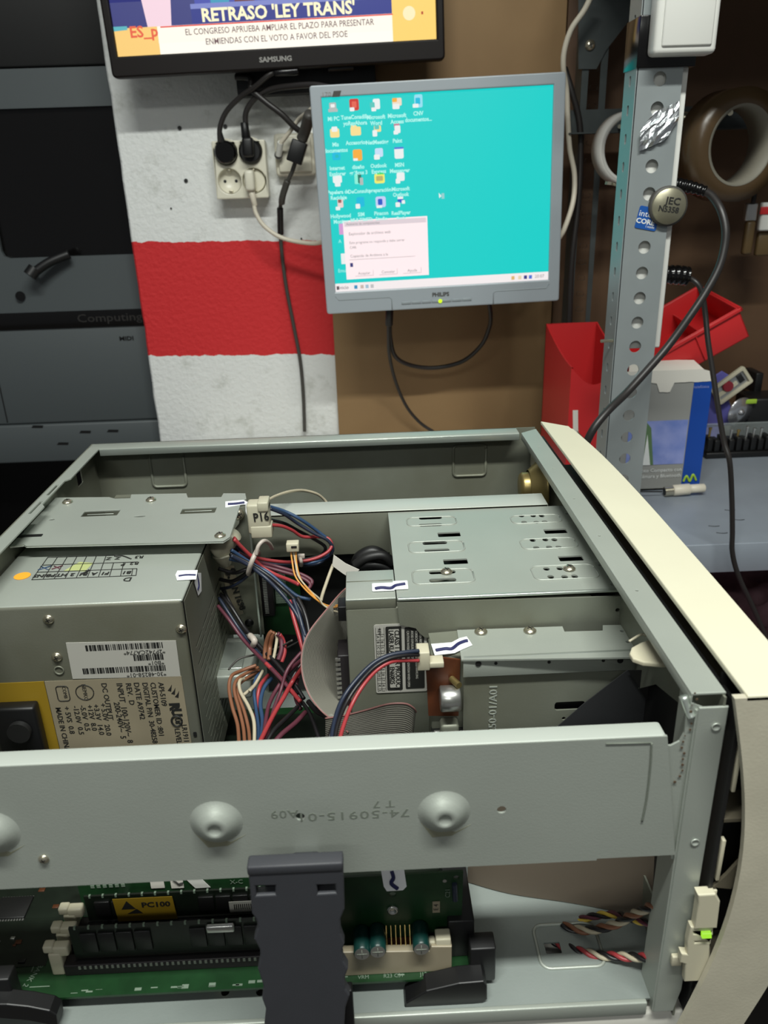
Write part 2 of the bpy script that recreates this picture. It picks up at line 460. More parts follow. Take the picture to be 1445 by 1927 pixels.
# ------------------------------------------------------------------ television on the wall
TT = FR((-0.111, 1.4, 1.375), (math.cos(math.radians(1.34)), 0, math.sin(math.radians(1.34))), (-math.sin(math.radians(1.34)), 0, math.cos(math.radians(1.34))))
t = thing('television', None, 'black flat television showing a news banner, cut off by the top of the photo', 'television', T=TT)
b = B()
b.sheet(rr(-0.257, 0, 0.257, 0.318, 0.007), Matrix.Translation((0, 0, -0.010)), 0.02, 'tv', holes=[[(-.2445, .029), (.2445, .029), (.2445, .304), (-.2445, .304)]], bev=0.003)
b.build('bezel', t, local=True)
b = B(); b.box((-0.25, 0.008, -0.05), (0.25, 0.31, -0.0175), 'black', 0.01); b.box((-0.1, 0.05, -0.085), (0.1, 0.25, -0.05), 'black', 0.005); b.build('rear_housing', t, local=True)
b = B(); b.box((-.2446, .0285, -0.0165), (.2446, .3045, -0.007), emi('tv_base', (250, 206, 120), 1.0)); scr = b.build('screen', t, local=True)
def quad(b, p, z, m, T=Matrix.Identity(4)):
    b.add([(q[0], q[1], z) for q in p], [list(range(len(p)))], m, T=T)
def flat(b, x0, y0, x1, y1, z, m):
    quad(b, [(x0, y0), (x1, y0), (x1, y1), (x0, y1)], z, m)
b = B()
def tv(name, pts, z, col_, s=1.0): quad(b, pts, z, emi(name, col_, s))
E_ = -0.0068
tvq = lambda *q: list(q)
tv('tv_white', [(-.2445 + .065, .029), (.178, .029), (.178, .052), (-.179, .056)], E_, (255, 250, 236), 1.05)
tv('tv_cream', [(-.2445 + .065, .044), (.178, .044), (.178, .0665), (-.179, .0665)], E_ + .0001, (255, 248, 232), 1.05)
tv('tv_navy', [(-.2445, .0665), (-.118, .0665), (-.118, .1), (-.2445, .12)], E_ + .0001, (58, 62, 130), .9)
tv('tv_purple', [(-.118, .083), (.178, .083), (.178, .304), (-.118, .304)], E_ + .0001, (70, 80, 180), .9)
tv('tv_navy', [(-.2445, .1), (-.118, .1), (-.118, .304), (-.2445, .304)], E_ + .0001, (58, 62, 130), .9)
tv('tv_yellow', [(.178, .029), (.2445, .029), (.2445, .304), (.178, .304)], E_ + .0001, (255, 212, 110), 1.0)
tv('tv_pink', [(-.193, .0665), (-.157, .0665), (-.15, .13), (-.20, .13)], E_ + .0002, (246, 214, 226), 1.0)
tv('tv_teal', [(-.094, .088), (-.066, .090), (-.066, .13), (-.094, .13)], E_ + .0002, (60, 160, 196), .9)
tv('tv_teal2', [(.0, .098), (.085, .098), (.085, .13), (.0, .13)], E_ + .0002, (40, 130, 160), .9)
tv('tv_maroon', [(-.058, .09), (-.028, .09), (-.028, .14), (-.058, .14)], E_ + .0002, (110, 50, 56), .9)
tv('tv_band', [(-.125, .0665), (.178, .0665), (.178, .088), (-.125, .088)], E_ + .0003, (44, 56, 150), .8)
tv('tv_band2', [(-.125, .0865), (.178, .0865), (.178, .093), (-.125, .093)], E_ + .0004, (130, 140, 210), .9)
tv('tv_cyan', [(-.2445, .063), (-.224, .064), (-.224, .069), (-.2445, .069)], E_ + .0004, (90, 180, 190), 1.0)
tv('tv_red', [(-.174, .0645), (.179, .0645), (.179, .0662), (-.174, .0662)], E_ + .0005, (230, 50, 40), 1.0)
b.text("RETRASO 'LEY TRANS'", Matrix.Translation((.006, .0768, E_ + .0006)), 0.024, emi('tv_title', (255, 246, 200), 1.05), sx=.98, bold=.0007)
b.text('ES_p', Matrix.Translation((-.200, .060, E_ + .0006)), 0.021, emi('tv_logo', (232, 96, 66), 1.0), sx=1.05, bold=.0005)
b.text('EL CONGRESO APRUEBA AMPLIAR EL PLAZO PARA PRESENTAR', Matrix.Translation((.006, .0565, E_ + .0006)), 0.0118, emi('tv_text', (120, 92, 96), .8), sx=.86, bold=0.00005)
b.text('ENMIENDAS CON EL VOTO A FAVOR DEL PSOE', Matrix.Translation((.0, .0425, E_ + .0006)), 0.0118, emi('tv_text', (120, 92, 96), .8), sx=.86, bold=0.00005)
quad(b, circ(.204, .0655, .0095, 20), E_ + .0006, emi('tv_circle', (255, 238, 190), 1.0))
flat(b, .2225, .063, .2255, .067, E_ + .0006, emi('tv_dot', (190, 70, 30), .9))
b.build('screen_picture', t, local=True)
b = B(); b.text('SAMSUNG', Matrix.Translation((-.004, .0135, 0.0002)), 0.0095, 'logo', sx=1.15, bold=.0003); b.build('lettering', t, local=True)
b = B(); b.box((-.01, -.009, -.012), (.03, .001, -.003), 'black_gloss', .003); b.build('receiver_window', t, local=True)
b = B(); b.box((.075, -.004, -.03), (.115, .001, -.01), 'black', .001); b.build('button_strip', t, local=True)
b = B(); b.box((-.075, -.03, -.085), (.15, .02, -.055), 'black', 0.002); b.build('wall_bracket', t, local=True)

# ------------------------------------------------------------------ silver monitor
a_ = math.radians(1.3)
TM = FR((0.128, 1.303, 1.192), (math.cos(a_), 0, math.sin(a_)), (-math.sin(a_), 0, math.cos(a_)))
t = thing('monitor', None, 'silver flat monitor with a turquoise desktop, hung at a slight tilt on the wall', 'monitor', T=TM)
UL = (-0.1878,0.1515); UR = (0.1848,0.1564); LR = (0.1905,-0.1726); LL = (-0.1849,-0.1704)
sL, sR, sB, sT = -.170, .170, -.138, .138
b = B()
X0 = (UL[0] + LL[0]) / 2; X1 = (UR[0] + LR[0]) / 2; Z0 = (LL[1] + LR[1]) / 2; Z1 = (UL[1] + UR[1]) / 2
b.sheet(rr(X0, Z0, X1, Z1, 0.004), Matrix.Translation((0, 0, -0.008)), 0.016, 'monitor', holes=[[(sL, sB), (sR, sB), (sR, sT), (sL, sT)]], bev=0.0018)
b.box((X0 + .003, Z0 + .003, -.03), (X1 - .003, Z1 - .003, -.0155), 'monitor', .003)
b.build('bezel', t, local=True)
b = B(); b.box((X0 + .03, Z0 + .03, -.062), (X1 - .03, Z1 - .03, -.029), 'dark', .008); b.build('rear_housing', t, local=True)
b = B(); b.box((-.05, -.05, -.182), (.05, .05, -.061), 'dark', .003); b.build('wall_mount', t, local=True)
b = B()
b.tube([(sL - .001, sB - .006, .0), (sL + .004, sB - .0125, 0), (sL + .085, sB - .0125, 0), (sL + .0885, sB - .016, 0), (sL + .0885, Z0 + .001, 0)], .0008, 'monitor_low', 6, 0)
b.build('bezel_groove', t, local=True)
b = B()
b.tube([(sR + .001, sB - .006, .0), (sR - .004, sB - .0125, 0), (sR - .085, sB - .0125, 0), (sR - .0885, sB - .016, 0), (sR - .0885, Z0 + .001, 0)], .0008, 'monitor_low', 6, 0)
b.build('bezel_groove', t, local=True)
bw = .0162
for k in range(7):
    x = -.066 + k * bw
    b = B(); b.box((x, Z0 + .0085, -.001), (x + bw * .93, Z0 + .0125, .0012), 'monitor_low', .0005); b.build('button', t, local=True)
b = B(); quad(b, circ(-.004, Z0 + .0105, .0032, 14), .0016, emi('power_yellow', (216, 255, 30), 1.1)); b.build('power_light', t, local=True)
b = B(); b.text('PHILIPS', Matrix.Translation((-.003, Z0 + .0205, .0003)), .0085, 'cable_grey', sx=1.0, bold=.0003); b.build('lettering', t, local=True)
b = B(); b.text('170', Matrix.Translation((X0 + .024, Z1 - .0125, .0003)), .008, 'logo', sx=1.2); b.sheet([(0, 0), (.011, 0), (.014, .008), (.003, .008)], Matrix.Translation((X0 + .032, Z1 - .0165, .0003)), .0004, 'cable_grey'); b.build('model_mark', t, local=True)
b = B(); b.box((sL - .0004, sB - .0004, -.015), (sR + .0004, sT + .0004, -.004), emi('desk_teal', (16, 206, 200), 1.0)); b.build('screen', t, local=True)
b = B()
e0 = -.0038
flat(b, sL, sB, sR, sB + .0125, e0, emi('task_bar', (244, 236, 236), 1.0))
b.text('Inicio', Matrix.Translation((sL + .013, sB + .006, e0 + .0002)), .0075, emi('ui_dark', (96, 88, 92), .8))
flat(b, sL + .002, sB + .003, sL + .0055, sB + .0085, e0 + .0002, emi('ui_dark', (96, 88, 92), .8))
for x, c in ((.030, (60, 150, 200)), (.040, (210, 190, 180)), (.048, (170, 200, 220)), (.056, (200, 200, 200)), (.281, (230, 190, 120)), (.292, (240, 220, 180)), (.301, (60, 60, 140)), (.309, (80, 120, 220))):
    flat(b, sL + x, sB + .003, sL + x + .005, sB + .0085, e0 + .0002, emi('tray_%d_%d' % (c[0], c[2]), c, .9))
b.text('20:07', Matrix.Translation((sR - .014, sB + .006, e0 + .0002)), .0068, emi('ui_grey', (150, 140, 142), .9))
W0 = (-0.1609,-0.1116); W1 = (-0.0197,-0.0302)
wx0, wx1, wy0, wy1 = (-0.1542,-0.0322)[0] + .003, (-0.0205,-0.0302)[0], (-0.1565,-0.12)[1], (-0.0205,-0.0302)[1] - .002
flat(b, wx0, wy0, wx1, wy1, e0 + .0003, emi('window_white', (255, 238, 240), 1.0))
flat(b, wx0 + .002, wy1 - .009, wx1 - .002, wy1 - .002, e0 + .0005, emi('window_title', (222, 208, 214), 1.0))
for s_, dx, dy, w in (('Asistente de componentes', .005, .0055, 0.0052), ('Explorador de archivos web', .008, .020, .0062), ('Este programa no responde y debe cerrar', .008, .033, .0055), ('CAB:', .008, .040, .0055), ('Copiando de Archivos a la', .008, .053, .006)):
    b.text(s_, Matrix.Translation((wx0 + dx, wy1 - dy, e0 + .0007)), w, emi('ui_grey', (150, 140, 142), .9), align='LEFT', sx=.92)
flat(b, wx0 + .006, wy1 - .0585, wx0 + .11, wy1 - .058, e0 + .0006, emi('ui_grey', (150, 140, 142), .9))
flat(b, wx0 + .007, wy1 - .069, wx0 + .0115, wy1 - .063, e0 + .0006, emi('ui_navy', (60, 60, 130), .8))
for k, s_ in enumerate(('Aceptar', 'Cancelar', 'Ayuda')):
    x = wx0 + .014 + k * .038
    flat(b, x, wy0 + .004, x + .029, wy0 + .0125, e0 + .0005, emi('button_edge', (206, 190, 194), .95))
    flat(b, x, wy0 + .0048, x + .0283, wy0 + .0128, e0 + .0006, emi('window_white', (255, 238, 240), 1.0))
    b.text(s_, Matrix.Translation((x + .0145, wy0 + .0083, e0 + .0008)), .006, emi('ui_grey', (150, 140, 142), .9))
tx = emi('icon_text', (176, 246, 236), 1.0)
def C_(n, c): return emi('icon_' + n, c, .95)
wh = C_('white', (240, 244, 242)); gr = C_('grey', (180, 190, 186)); rd = C_('red', (206, 50, 40)); ye = C_('yellow', (252, 226, 150)); orr = C_('orange', (250, 176, 60)); lb = C_('lightblue', (150, 226, 244)); bl = C_('blue', (40, 90, 200)); cy = C_('cyan', (10, 190, 226)); gn = C_('green', (20, 120, 100)); pk = C_('pink', (200, 130, 150))
icons = [
 ((-0.1544,0.1258), [(0, 1, 6, 5, gr), (0, 1, 3.5, 2.5, wh), (0, -6, 8, 2.5, gr)], 'Mi PC', ''),
 ((-0.1229,0.1266), [(0, 0, 8, 9, rd), (0, 0, 4, 5, C_('red2', (230, 100, 80))), (-4, -7, 4, 3, wh)], 'TuneConadilla', 'yoRayAhora'),
 ((-0.0919,0.125), [(2, 1, 6, 8, wh), (-5, -1, 4, 5, C_('teal', (90, 200, 190))), (-3, -7, 4, 3, wh)], 'Microsoft', 'Word'),
 ((-0.0608,0.1254), [(1, 2, 8, 6, C_('sand', (244, 224, 200))), (-3, 5, 4, 3, orr), (-1, -5, 6, 4, wh)], 'Microsoft', 'Access'),
 ((-0.0293,0.1267), [(1, 0, 7, 10, lb), (0, 0, 4, 5, cy), (-4, -7, 5, 3, wh)], 'CNV', 'documentos...'),
 ((-0.1541,0.0913), [(0, -1, 8, 7, ye), (0, 5, 5, 4, wh)], 'Mis', 'documentos'),
 ((-0.1228,0.0924), [(0, -1, 9, 7, ye), (-3, 6, 5, 2, ye)], 'Accesorios', ''),
 ((-0.0921,0.0914), [(2, 2, 6, 5, ye), (1, 4, 4, 3, C_('teal', (90, 200, 190))), (-3, -5, 4, 5, wh)], 'NetMeeting', ''),
 ((-0.0617,0.0917), [(0, 5, 5, 3, pk), (1, -1, 5, 6, wh), (-2, -6, 4, 3, wh)], 'Paint', ''),
 ((-0.1541,0.059), [(0, 0, 7, 6, cy), (1, 0, 3, 2.5, C_('teal0', (16, 190, 190)))], 'Internet', 'Explorer'),
 ((-0.1223,0.059), [(0, 0, 8, 9, orr), (-4, -7, 4, 2, wh)], 'diseño', 'gráficos 3'),
 ((-0.0917,0.0591), [(2, 2, 7, 7, C_('ice', (200, 226, 250))), (-2, -5, 5, 4, wh)], 'Outlook', 'Express'),
 ((-0.06,0.0586), [(0, 0, 8, 9, wh), (0, 8, 8, 1.5, C_('blue3', (80, 120, 220)))], 'MSN', 'Messenger'),
 ((-0.155,0.0255), [(0, 2, 8, 6, wh), (0, -5, 5, 5, wh)], 'Papelera de', 'Reciclaje'),
 ((-0.123,0.025), [(-3, 1, 4, 8, C_('aqua', (140, 244, 220))), (2, 2, 3, 8, gn), (5, -3, 3, 6, gr)], 'DeConsulta', ''),
 ((-0.0911,0.025), [(0, 0, 9, 8, C_('lemon', (244, 240, 110))), (0, 0, 6, 4, C_('khaki', (190, 180, 110))), (2, 8, 6, 1.5, C_('green2', (40, 220, 110)))], 'preparación', ''),
 ((-0.0599,0.025), [(1, 1, 7, 7, wh), (-4, -6, 4, 4, wh)], 'Microsoft', 'Outlook'),
 ((-0.1537,-0.0088), [(1, 2, 5, 7, C_('blush', (244, 214, 210))), (0, 6, 3, 3, C_('brown', (150, 90, 80))), (-4, -6, 4, 3, wh)], 'Hollywood', 'Monitor'),
 ((-0.1221,-0.0082), [(0, 2, 7, 8, cy), (-5, -5, 4, 4, wh)], 'SIM', 'MULTIMED'),
 ((-0.0911,-0.0081), [(0, 0, 9, 9, C_('periwinkle', (200, 210, 250))), (-1, 0, 4, 5, bl), (-3, -8, 5, 2, wh)], 'Pinacon', 'Studio'),
 ((-0.0608,-0.0092), [(0, 6, 5, 2, wh), (0, 1, 5, 3, bl), (5, -1, 3, 3, wh), (-5, -5, 4, 4, wh)], 'RealPlayer', 'Basic'),
]
u_ = .00086
for (cx, cy_), shp, l1, l2 in icons:
    for i, (dx, dy, hw, hh, mm) in enumerate(shp):
        quad(b, rr(cx + (dx - hw) * u_, cy_ + (dy - hh) * u_, cx + (dx + hw) * u_, cy_ + (dy + hh) * u_, min(hw, hh) * .35 * u_, 2), e0 + .0002 + i * .0001, mm)
    b.text(l1, Matrix.Translation((cx, cy_ - .0165, e0 + .0002)), .0078, tx, sx=.9, bold=.00025)
    if l2: b.text(l2, Matrix.Translation((cx, cy_ - .0245, e0 + .0002)), .0078, tx, sx=.9, bold=.00025)
# icons half hidden behind the dialog
for py in (430, 470):
    cx, cy_ = (wx0 - .0025, wy1 - .012 - (py - 430) * .0011)
    flat(b, cx - .004, cy_ - .008, cx + .004, cy_ + .008, e0 + .0002, C_('lilac', (214, 160, 214)) if py == 430 else wh)
    b.text('A' if py == 430 else 'Emu', Matrix.Translation((cx - .004, cy_ - .018, e0 + .0002)), .0078, tx, sx=.9)
cu = (0.0022,-0.0048)
b.add([(cu[0] - .004, cu[1] + .005, e0 + .0004), (cu[0] - .0035, cu[1] - .003, e0 + .0004), (cu[0], cu[1] + .0, e0 + .0004)], [(0, 1, 2)], wh)
flat(b, cu[0], cu[1] - .004, cu[0] + .0045, cu[1] + .004, e0 + .0004, C_('hourglass', (150, 210, 210)))
b.build('screen_picture', t, local=True)

# ------------------------------------------------------------------ wall sockets, plugs and cables
G = 'sockets and plugs on the plaster'
s0 = (-0.239,1.46,1.2823); s1 = (-0.1458,1.46,1.1903)
t = thing('power_outlet', ((s0[0] + s1[0]) / 2, 1.5, s1[2]), 'cream four-way power outlet on the white plaster under the television', 'outlet')
Wd = s1[0] - s0[0] - .005; Ht = (-0.2336,1.46,1.2829)[2] - (-0.2348,1.46,1.193)[2]
gx = (s0[0] + s1[0]) / 2; gz = s1[2] + Ht / 2
cen = {}
for i, q in enumerate([(-0.2136,1.458,1.2622), (-0.1729,1.458,1.2635), (-0.2121,1.458,1.2181), (-0.171,1.458,1.2177)]): cen[i] = q
b = B(); b.sheet(rr(gx - Wd / 2, gz - Ht / 2, gx + Wd / 2, gz + Ht / 2, .003), front((0, 1.466, 0)), .014, 'socket', holes=[circ(q[0], q[2], .0195, 28) for q in cen.values()], bev=.002)
b.box((gx - Wd / 2 + .001, 1.473, gz - Ht / 2 + .001), (gx + Wd / 2 - .001, 1.4995, gz + Ht / 2 - .001), 'socket', .002)
b.build('housing', t)
for q in cen.values():
    b = B(); b.lathe([(.0195, 0), (.0185, -.0125), (.0001, -.0125)], front((q[0], 1.4585, q[2])), 'socket', 28)
    w = b.build('socket_well', t)
    for dx in (-.0095, .0095):
        b = B(); b.sheet(circ(0, 0, .0026, 12), front((q[0] + dx, 1.4708, q[2])), .0005, 'dark'); b.build('contact_hole', w)
    for dz in (-.0165, .0165):
        b = B(); b.box((q[0] - .003, 1.462, q[2] + dz - .002), (q[0] + .003, 1.470, q[2] + dz + .002), 'screw', .0005); b.build('earth_clip', w)

s0 = (-0.1348,1.46,1.2897); s1 = (-0.0705,1.46,1.223)
t = thing('aerial_outlet', ((s0[0] + s1[0]) / 2, 1.5, s1[2]), 'cream single outlet plate partly hidden by the left edge of the silver monitor', 'outlet')
b = B(); b.box((s0[0], 1.478, s1[2]), (s1[0] + .004, 1.4995, s0[2]), 'socket', .006, seg=3)
b.box((s0[0] + .006, 1.473, s1[2] + .006), (s1[0] - .002, 1.48, s0[2] - .006), 'socket', .003); b.build('housing', t)
b = B(); b.cyl((-0.1282,1.474,1.2562), (-0.1271,1.462,1.2558), .007, 'cable_grey', 16); b.cyl((-0.1272,1.463,1.2559), (-0.1211,1.45,1.2746), .0052, 'white_plastic', 14); b.build('aerial_plug', t)
b = B(); b.tube([(-0.1212,1.45,1.273),(-0.1043,1.44,1.2894),(-0.0877,1.43,1.3063),(-0.0718,1.4,1.3137),(-0.059,1.385,1.3212)], .0036, 'cable_white', 8)
tag(b.build('aerial_cable', loc=(-0.1043,1.44,1.2894)), 'short white cable running up from the single outlet behind the monitor', 'cable')

def plug(name, label, q, m, size=.018):
    t = thing(name, q, label, 'plug'); return t
t = thing('power_plug', cen[0], 'round black plug in the upper left socket of the four-way outlet', 'plug')
q = cen[0]
b = B(); b.cyl((q[0], 1.468, q[2]), (q[0], 1.447, q[2]), .0182, 'black_gloss', 28, bev=.003); b.cyl((q[0] - .002, 1.452, q[2] + .012), (q[0] - .006, 1.45, q[2] + .029), .0045, 'black', 12); b.build('plug_body', t)
b = B(); b.tube([(-0.2204,1.45,1.2774),(-0.2177,1.448,1.2993),(-0.2045,1.445,1.322),(-0.1789,1.435,1.3412),(-0.1522,1.42,1.3541),(-0.1292,1.41,1.3679),(-0.1122,1.415,1.3782),(-0.1083,1.43,1.3916)], .0042, 'cable', 10); b.build('cable', t)
t = thing('power_plug', cen[1], 'large black plug in the upper right socket of the four-way outlet', 'plug')
q = cen[1]
b = B(); b.cyl((q[0], 1.468, q[2] - .001), (q[0], 1.45, q[2] - .001), .0188, 'black', 28, bev=.003)
b.box((q[0] - .010, 1.432, q[2] - .010), (q[0] + .008, 1.452, q[2] + .020), 'black', .005, seg=3)
b.cyl((q[0] - .003, 1.443, q[2] + .018), (q[0] - .0045, 1.443, q[2] + .042), .0075, 'black', 16, r2=.006, bev=.001); b.build('plug_body', t)
b = B(); b.tube([(-0.1749,1.444,1.2979),(-0.1736,1.442,1.3171),(-0.1631,1.438,1.3326),(-0.1459,1.43,1.3444),(-0.1233,1.42,1.3503),(-0.0924,1.4,1.3513),(-0.0585,1.38,1.35),(-0.0341,1.37,1.3448)], .0045, 'cable', 10); b.build('cable', t)
t = thing('power_plug', cen[3], 'cream angled plug in the lower right socket of the four-way outlet', 'plug')
q = cen[3]
b = B(); b.cyl((q[0], 1.469, q[2]), (q[0], 1.464, q[2]), .0180, 'socket', 28, bev=.001)
b.box((q[0] - .014, 1.440, q[2] - .016), (q[0] + .002, 1.466, q[2] + .017), 'socket', .005, seg=3)
b.cyl((q[0] - .006, 1.452, q[2] - .012), (q[0] - .001, 1.45, q[2] - .040), .0058, 'cable_white', 16, r2=.0045, bev=.001); b.build('plug_body', t)
b = B(); b.tube([(-0.1734,1.45,1.1813),(-0.171,1.448,1.1661),(-0.1589,1.445,1.1463),(-0.1346,1.44,1.1286),(-0.1031,1.435,1.1194),(-0.0663,1.42,1.1175),(-0.042,1.385,1.1333)], .0037, 'cable_white', 10); b.build('cable', t)
# cable hanging under the television
b = B(); b.tube([(-0.1843,1.44,1.3703),(-0.1612,1.435,1.3669),(-0.1587,1.43,1.3515),(-0.1379,1.425,1.3324),(-0.114,1.425,1.3143),(-0.0945,1.43,1.2949),(-0.0825,1.435,1.287)], .0047, 'cable', 10)
tag(b.build('loose_cable', loc=(-0.1379,1.425,1.3324)), 'thick black cable crossing down from under the television to the single outlet', 'cable')
# ferrite and long cable down the wall
t = thing('video_cable', (-0.0967,1.42,1.2555), 'dark cable with a square black ferrite block running down the white and red wall', 'cable')
b = B(); b.tube([(-0.0609,1.375,1.3095),(-0.0732,1.4,1.2942),(-0.082,1.415,1.2767),(-0.0924,1.42,1.2553),(-0.1036,1.43,1.2303),(-0.1165,1.44,1.2096),(-0.126,1.45,1.1899),(-0.1324,1.47,1.1658),(-0.1363,1.485,1.1214),(-0.134,1.49,1.0482),(-0.1253,1.491,0.972),(-0.1174,1.491,0.9027),(-0.1164,1.491,0.8311),(-0.1183,1.485,0.7675)], .0034, 'cable_grey', 10); b.build('cable', t)
b = B(); b.tube([(-0.0666,1.375,1.3097),(-0.0772,1.405,1.2885),(-0.0836,1.414,1.2768)], .009, 'cable_grey', 12); b.build('cable_sleeve', t)
b = B(); b.tube([(-0.1131,1.437,1.2161),(-0.1237,1.447,1.1932),(-0.1271,1.455,1.1814)], .0056, 'cable_grey', 10); b.build('cable_sleeve', t)
b = B(); b.cyl((-0.1311,1.462,1.1728), (-0.1353,1.482,1.1304), .0055, 'black', 14); b.build('cable_sleeve', t)
b = B(); q = (-0.093,1.42,1.2585)
b.box((-.0125, -.013, -.017), (.0125, .013, .017), 'black', .002, T=Matrix.Translation(q) @ Matrix.Rotation(math.radians(22), 4, 'Y')); b.build('ferrite_block', t)
# loops under the monitor
b = B(); b.tube([(0.0477,1.345,1.0162),(0.0475,1.35,0.9981),(0.0494,1.38,0.9571),(0.0587,1.4,0.9231),(0.0879,1.42,0.9026),(0.1319,1.43,0.8949),(0.1803,1.43,0.9048),(0.2107,1.41,0.9363),(0.2203,1.38,0.9737),(0.2168,1.35,1.0009),(0.2114,1.335,1.0206)], .0037, 'cable', 10)
tag(b.build('monitor_cable', loc=(0.1319,1.43,0.8949)), 'black cable hanging in a loop under the silver monitor', 'cable')
t = thing('monitor_power_lead', (0.049,1.37,0.9589), 'thin black lead dropping from the monitor to the bench behind the computer', 'cable')
b = B(); b.tube([(0.0454,1.335,1.0092),(0.0453,1.36,0.9699),(0.0471,1.39,0.9275),(0.0588,1.43,0.8702),(0.0785,1.45,0.8191),(0.1038,1.46,0.7842),(0.1291,1.46,0.7652)], .0030, 'cable', 10); b.build('cable', t)
b = B(); b.cyl((0.0473,1.33,1.0227), (0.0459,1.34,0.9893), .0065, 'black', 12, bev=.001); b.build('strain_relief', t)
# white lead right of the monitor
b = B(); b.tube([(0.3606,1.36,1.4611),(0.3495,1.365,1.4368),(0.3324,1.37,1.4128),(0.3248,1.375,1.3858),(0.3258,1.38,1.3615),(0.3349,1.39,1.3332),(0.3388,1.39,1.2958),(0.3437,1.385,1.2496),(0.3526,1.38,1.2102),(0.35,1.37,1.1706),(0.3336,1.35,1.1316),(0.3193,1.33,1.1171)], .0042, 'cable_white', 10)
tag(b.build('white_cable', loc=(0.3388,1.39,1.2958)), 'white cable winding down between the monitor and the dark rear post', 'cable')
b = B(); b.tube([(0.3333,1.405,1.3656),(0.3448,1.4,1.3338),(0.3605,1.4,1.2882),(0.3658,1.4,1.2338),(0.3652,1.395,1.1696),(0.3587,1.39,1.0693),(0.3618,1.39,0.944),(0.361,1.39,0.8294),(0.3562,1.39,0.7073)], .005, 'cable', 8)
tag(b.build('black_lead', loc=(0.3587,1.39,1.0693)), 'black cable running down the inner side of the dark rear post', 'cable')

# ------------------------------------------------------------------ slotted angle shelving at the right
t = thing('shelving_unit', (0.7, 1.19, 0), 'grey slotted angle shelving at the right with round holes in its front post', 'shelving')
px0 = .3035; px1 = .3525
holes = [circ(.3285, 1.304 + (2 - k) * .0285 + 0, .0072, 18) for k in range(-8, 44)]
holes = [h for h in holes if h[0][1] > 0.05 and h[0][1] < 1.92]
b = B(); b.sheet([(px0, 0), (px1, 0), (px1, 1.95), (px0, 1.95)], front((0, .951, 0)), .002, 'frame_grey', holes=holes)
sh = [rr(-.0225, h[0][1] - .0055, -.0165, h[0][1] + .0055, .0025, 3) for h in holes]
b.sheet([(-.040, 0), (0, 0), (0, 1.95), (-.040, 1.95)], FR((px0, .95, 0), (0, -1, 0), (0, 0, 1)), .002, 'frame_grey', holes=sh)
part(b.build('front_post', t), 'light grey front post with a row of round holes')
b = B(); b.box((1.25, .95, 0), (1.29, .952, 1.95), 'frame_grey'); b.build('front_post', t)
def rpost(x, y):
    b = B()
    hh = [rr(x + .014, z, x + .026, z + .008, .003, 3) for z in [0.3 + .0265 * k for k in range(60)]]
    b.sheet([(x, 0), (x + .040, 0), (x + .040, 1.95), (x, 1.95)], front((0, y, 0)), .002, 'frame_dark', holes=hh)
    b.box((x, y, 0), (x + .002, y + .04, 1.95), 'frame_dark')
    part(b.build('rear_post', t), 'dark grey rear post against the hardboard')
rpost((0.3623,1.41,1.2733)[0], 1.41); rpost(1.25, 1.41)
b = B(); zz = (0.4117,1.405,1.3062)[2]; z0_ = (0.4145,1.405,1.2716)[2]
b.box((.34, 1.404, z0_), (1.27, 1.406, zz), 'frame_dark'); b.box((.34, 1.38, z0_ - .001), (1.27, 1.406, z0_ + .001), 'frame_dark'); cb = b.build('cross_bar', t)
screw(cb, (0.5321,1.402,1.2897), (0, -1, 0), .008, 'bolt')
b = B()
g = [(0.3496,1.407,1.4564),(0.4322,1.407,1.4613),(0.4348,1.407,1.4334),(0.3973,1.407,1.3881),(0.3842,1.407,1.363),(0.3556,1.407,1.3637)]
b.sheet([(p[0], p[2]) for p in g], front((0, 1.407, 0)), .002, 'frame_dark'); gp = b.build('gusset_plate', t); screw(gp, (0.3714,1.4055,1.3958), (0, -1, 0), .007, 'bolt')
b = B(); b.box((.292, .962, .7425), (1.3, 1.42, .745), 'shelf'); b.box((.292, .960, .702), (1.3, .9625, .745), 'shelf', .0008)
b.box((.300, .962, .702), (1.3, .975, .704), 'shelf'); lb_ = b.build('shelf_board', t)
b = B()
for q in [(0.5366,1.0718,0.7458), (0.5341,1.0361,0.7458), (0.49,1.0177,0.7458), (0.4911,0.9937,0.7458), (0.3895,0.9911,0.7458)]:
    b.tube([(q[0] - .008, q[1] + .003, .7453), (q[0], q[1], .7453), (q[0] + .007, q[1] + .001, .7453)], .0006, 'dark', 5, 3)
part(b.build('scratch', lb_), 'dark scratches in the shelf paint')
b = B(); b.box((.34, .99, 1.52), (1.3, 1.42, 1.535), 'frame_dark'); part(b.build('shelf_board', t), 'unseen upper shelf board above the tape rolls, added to shade the wall')  # out of view, put in to darken the top right background
b = B(); b.box((.292, .6, .43), (1.3, 1.42, .445), 'frame_dark'); part(b.build('shelf_board', t), 'low shelf board under the crumpled cloth')
b = B(); b.cyl((0.3029,0.953,1.0266), (0.291,0.965,1.0242), .002, 'screw', 8); b.build('bolt', t)
b = B(); b.cyl((0.3144,1.05,1.201), (0.3316,1.03,1.1946), .002, 'screw', 8); b.cyl((0.3129,1.05,1.2028), (0.3125,1.05,1.1992), .006, 'screw', 8); b.build('bolt', t)

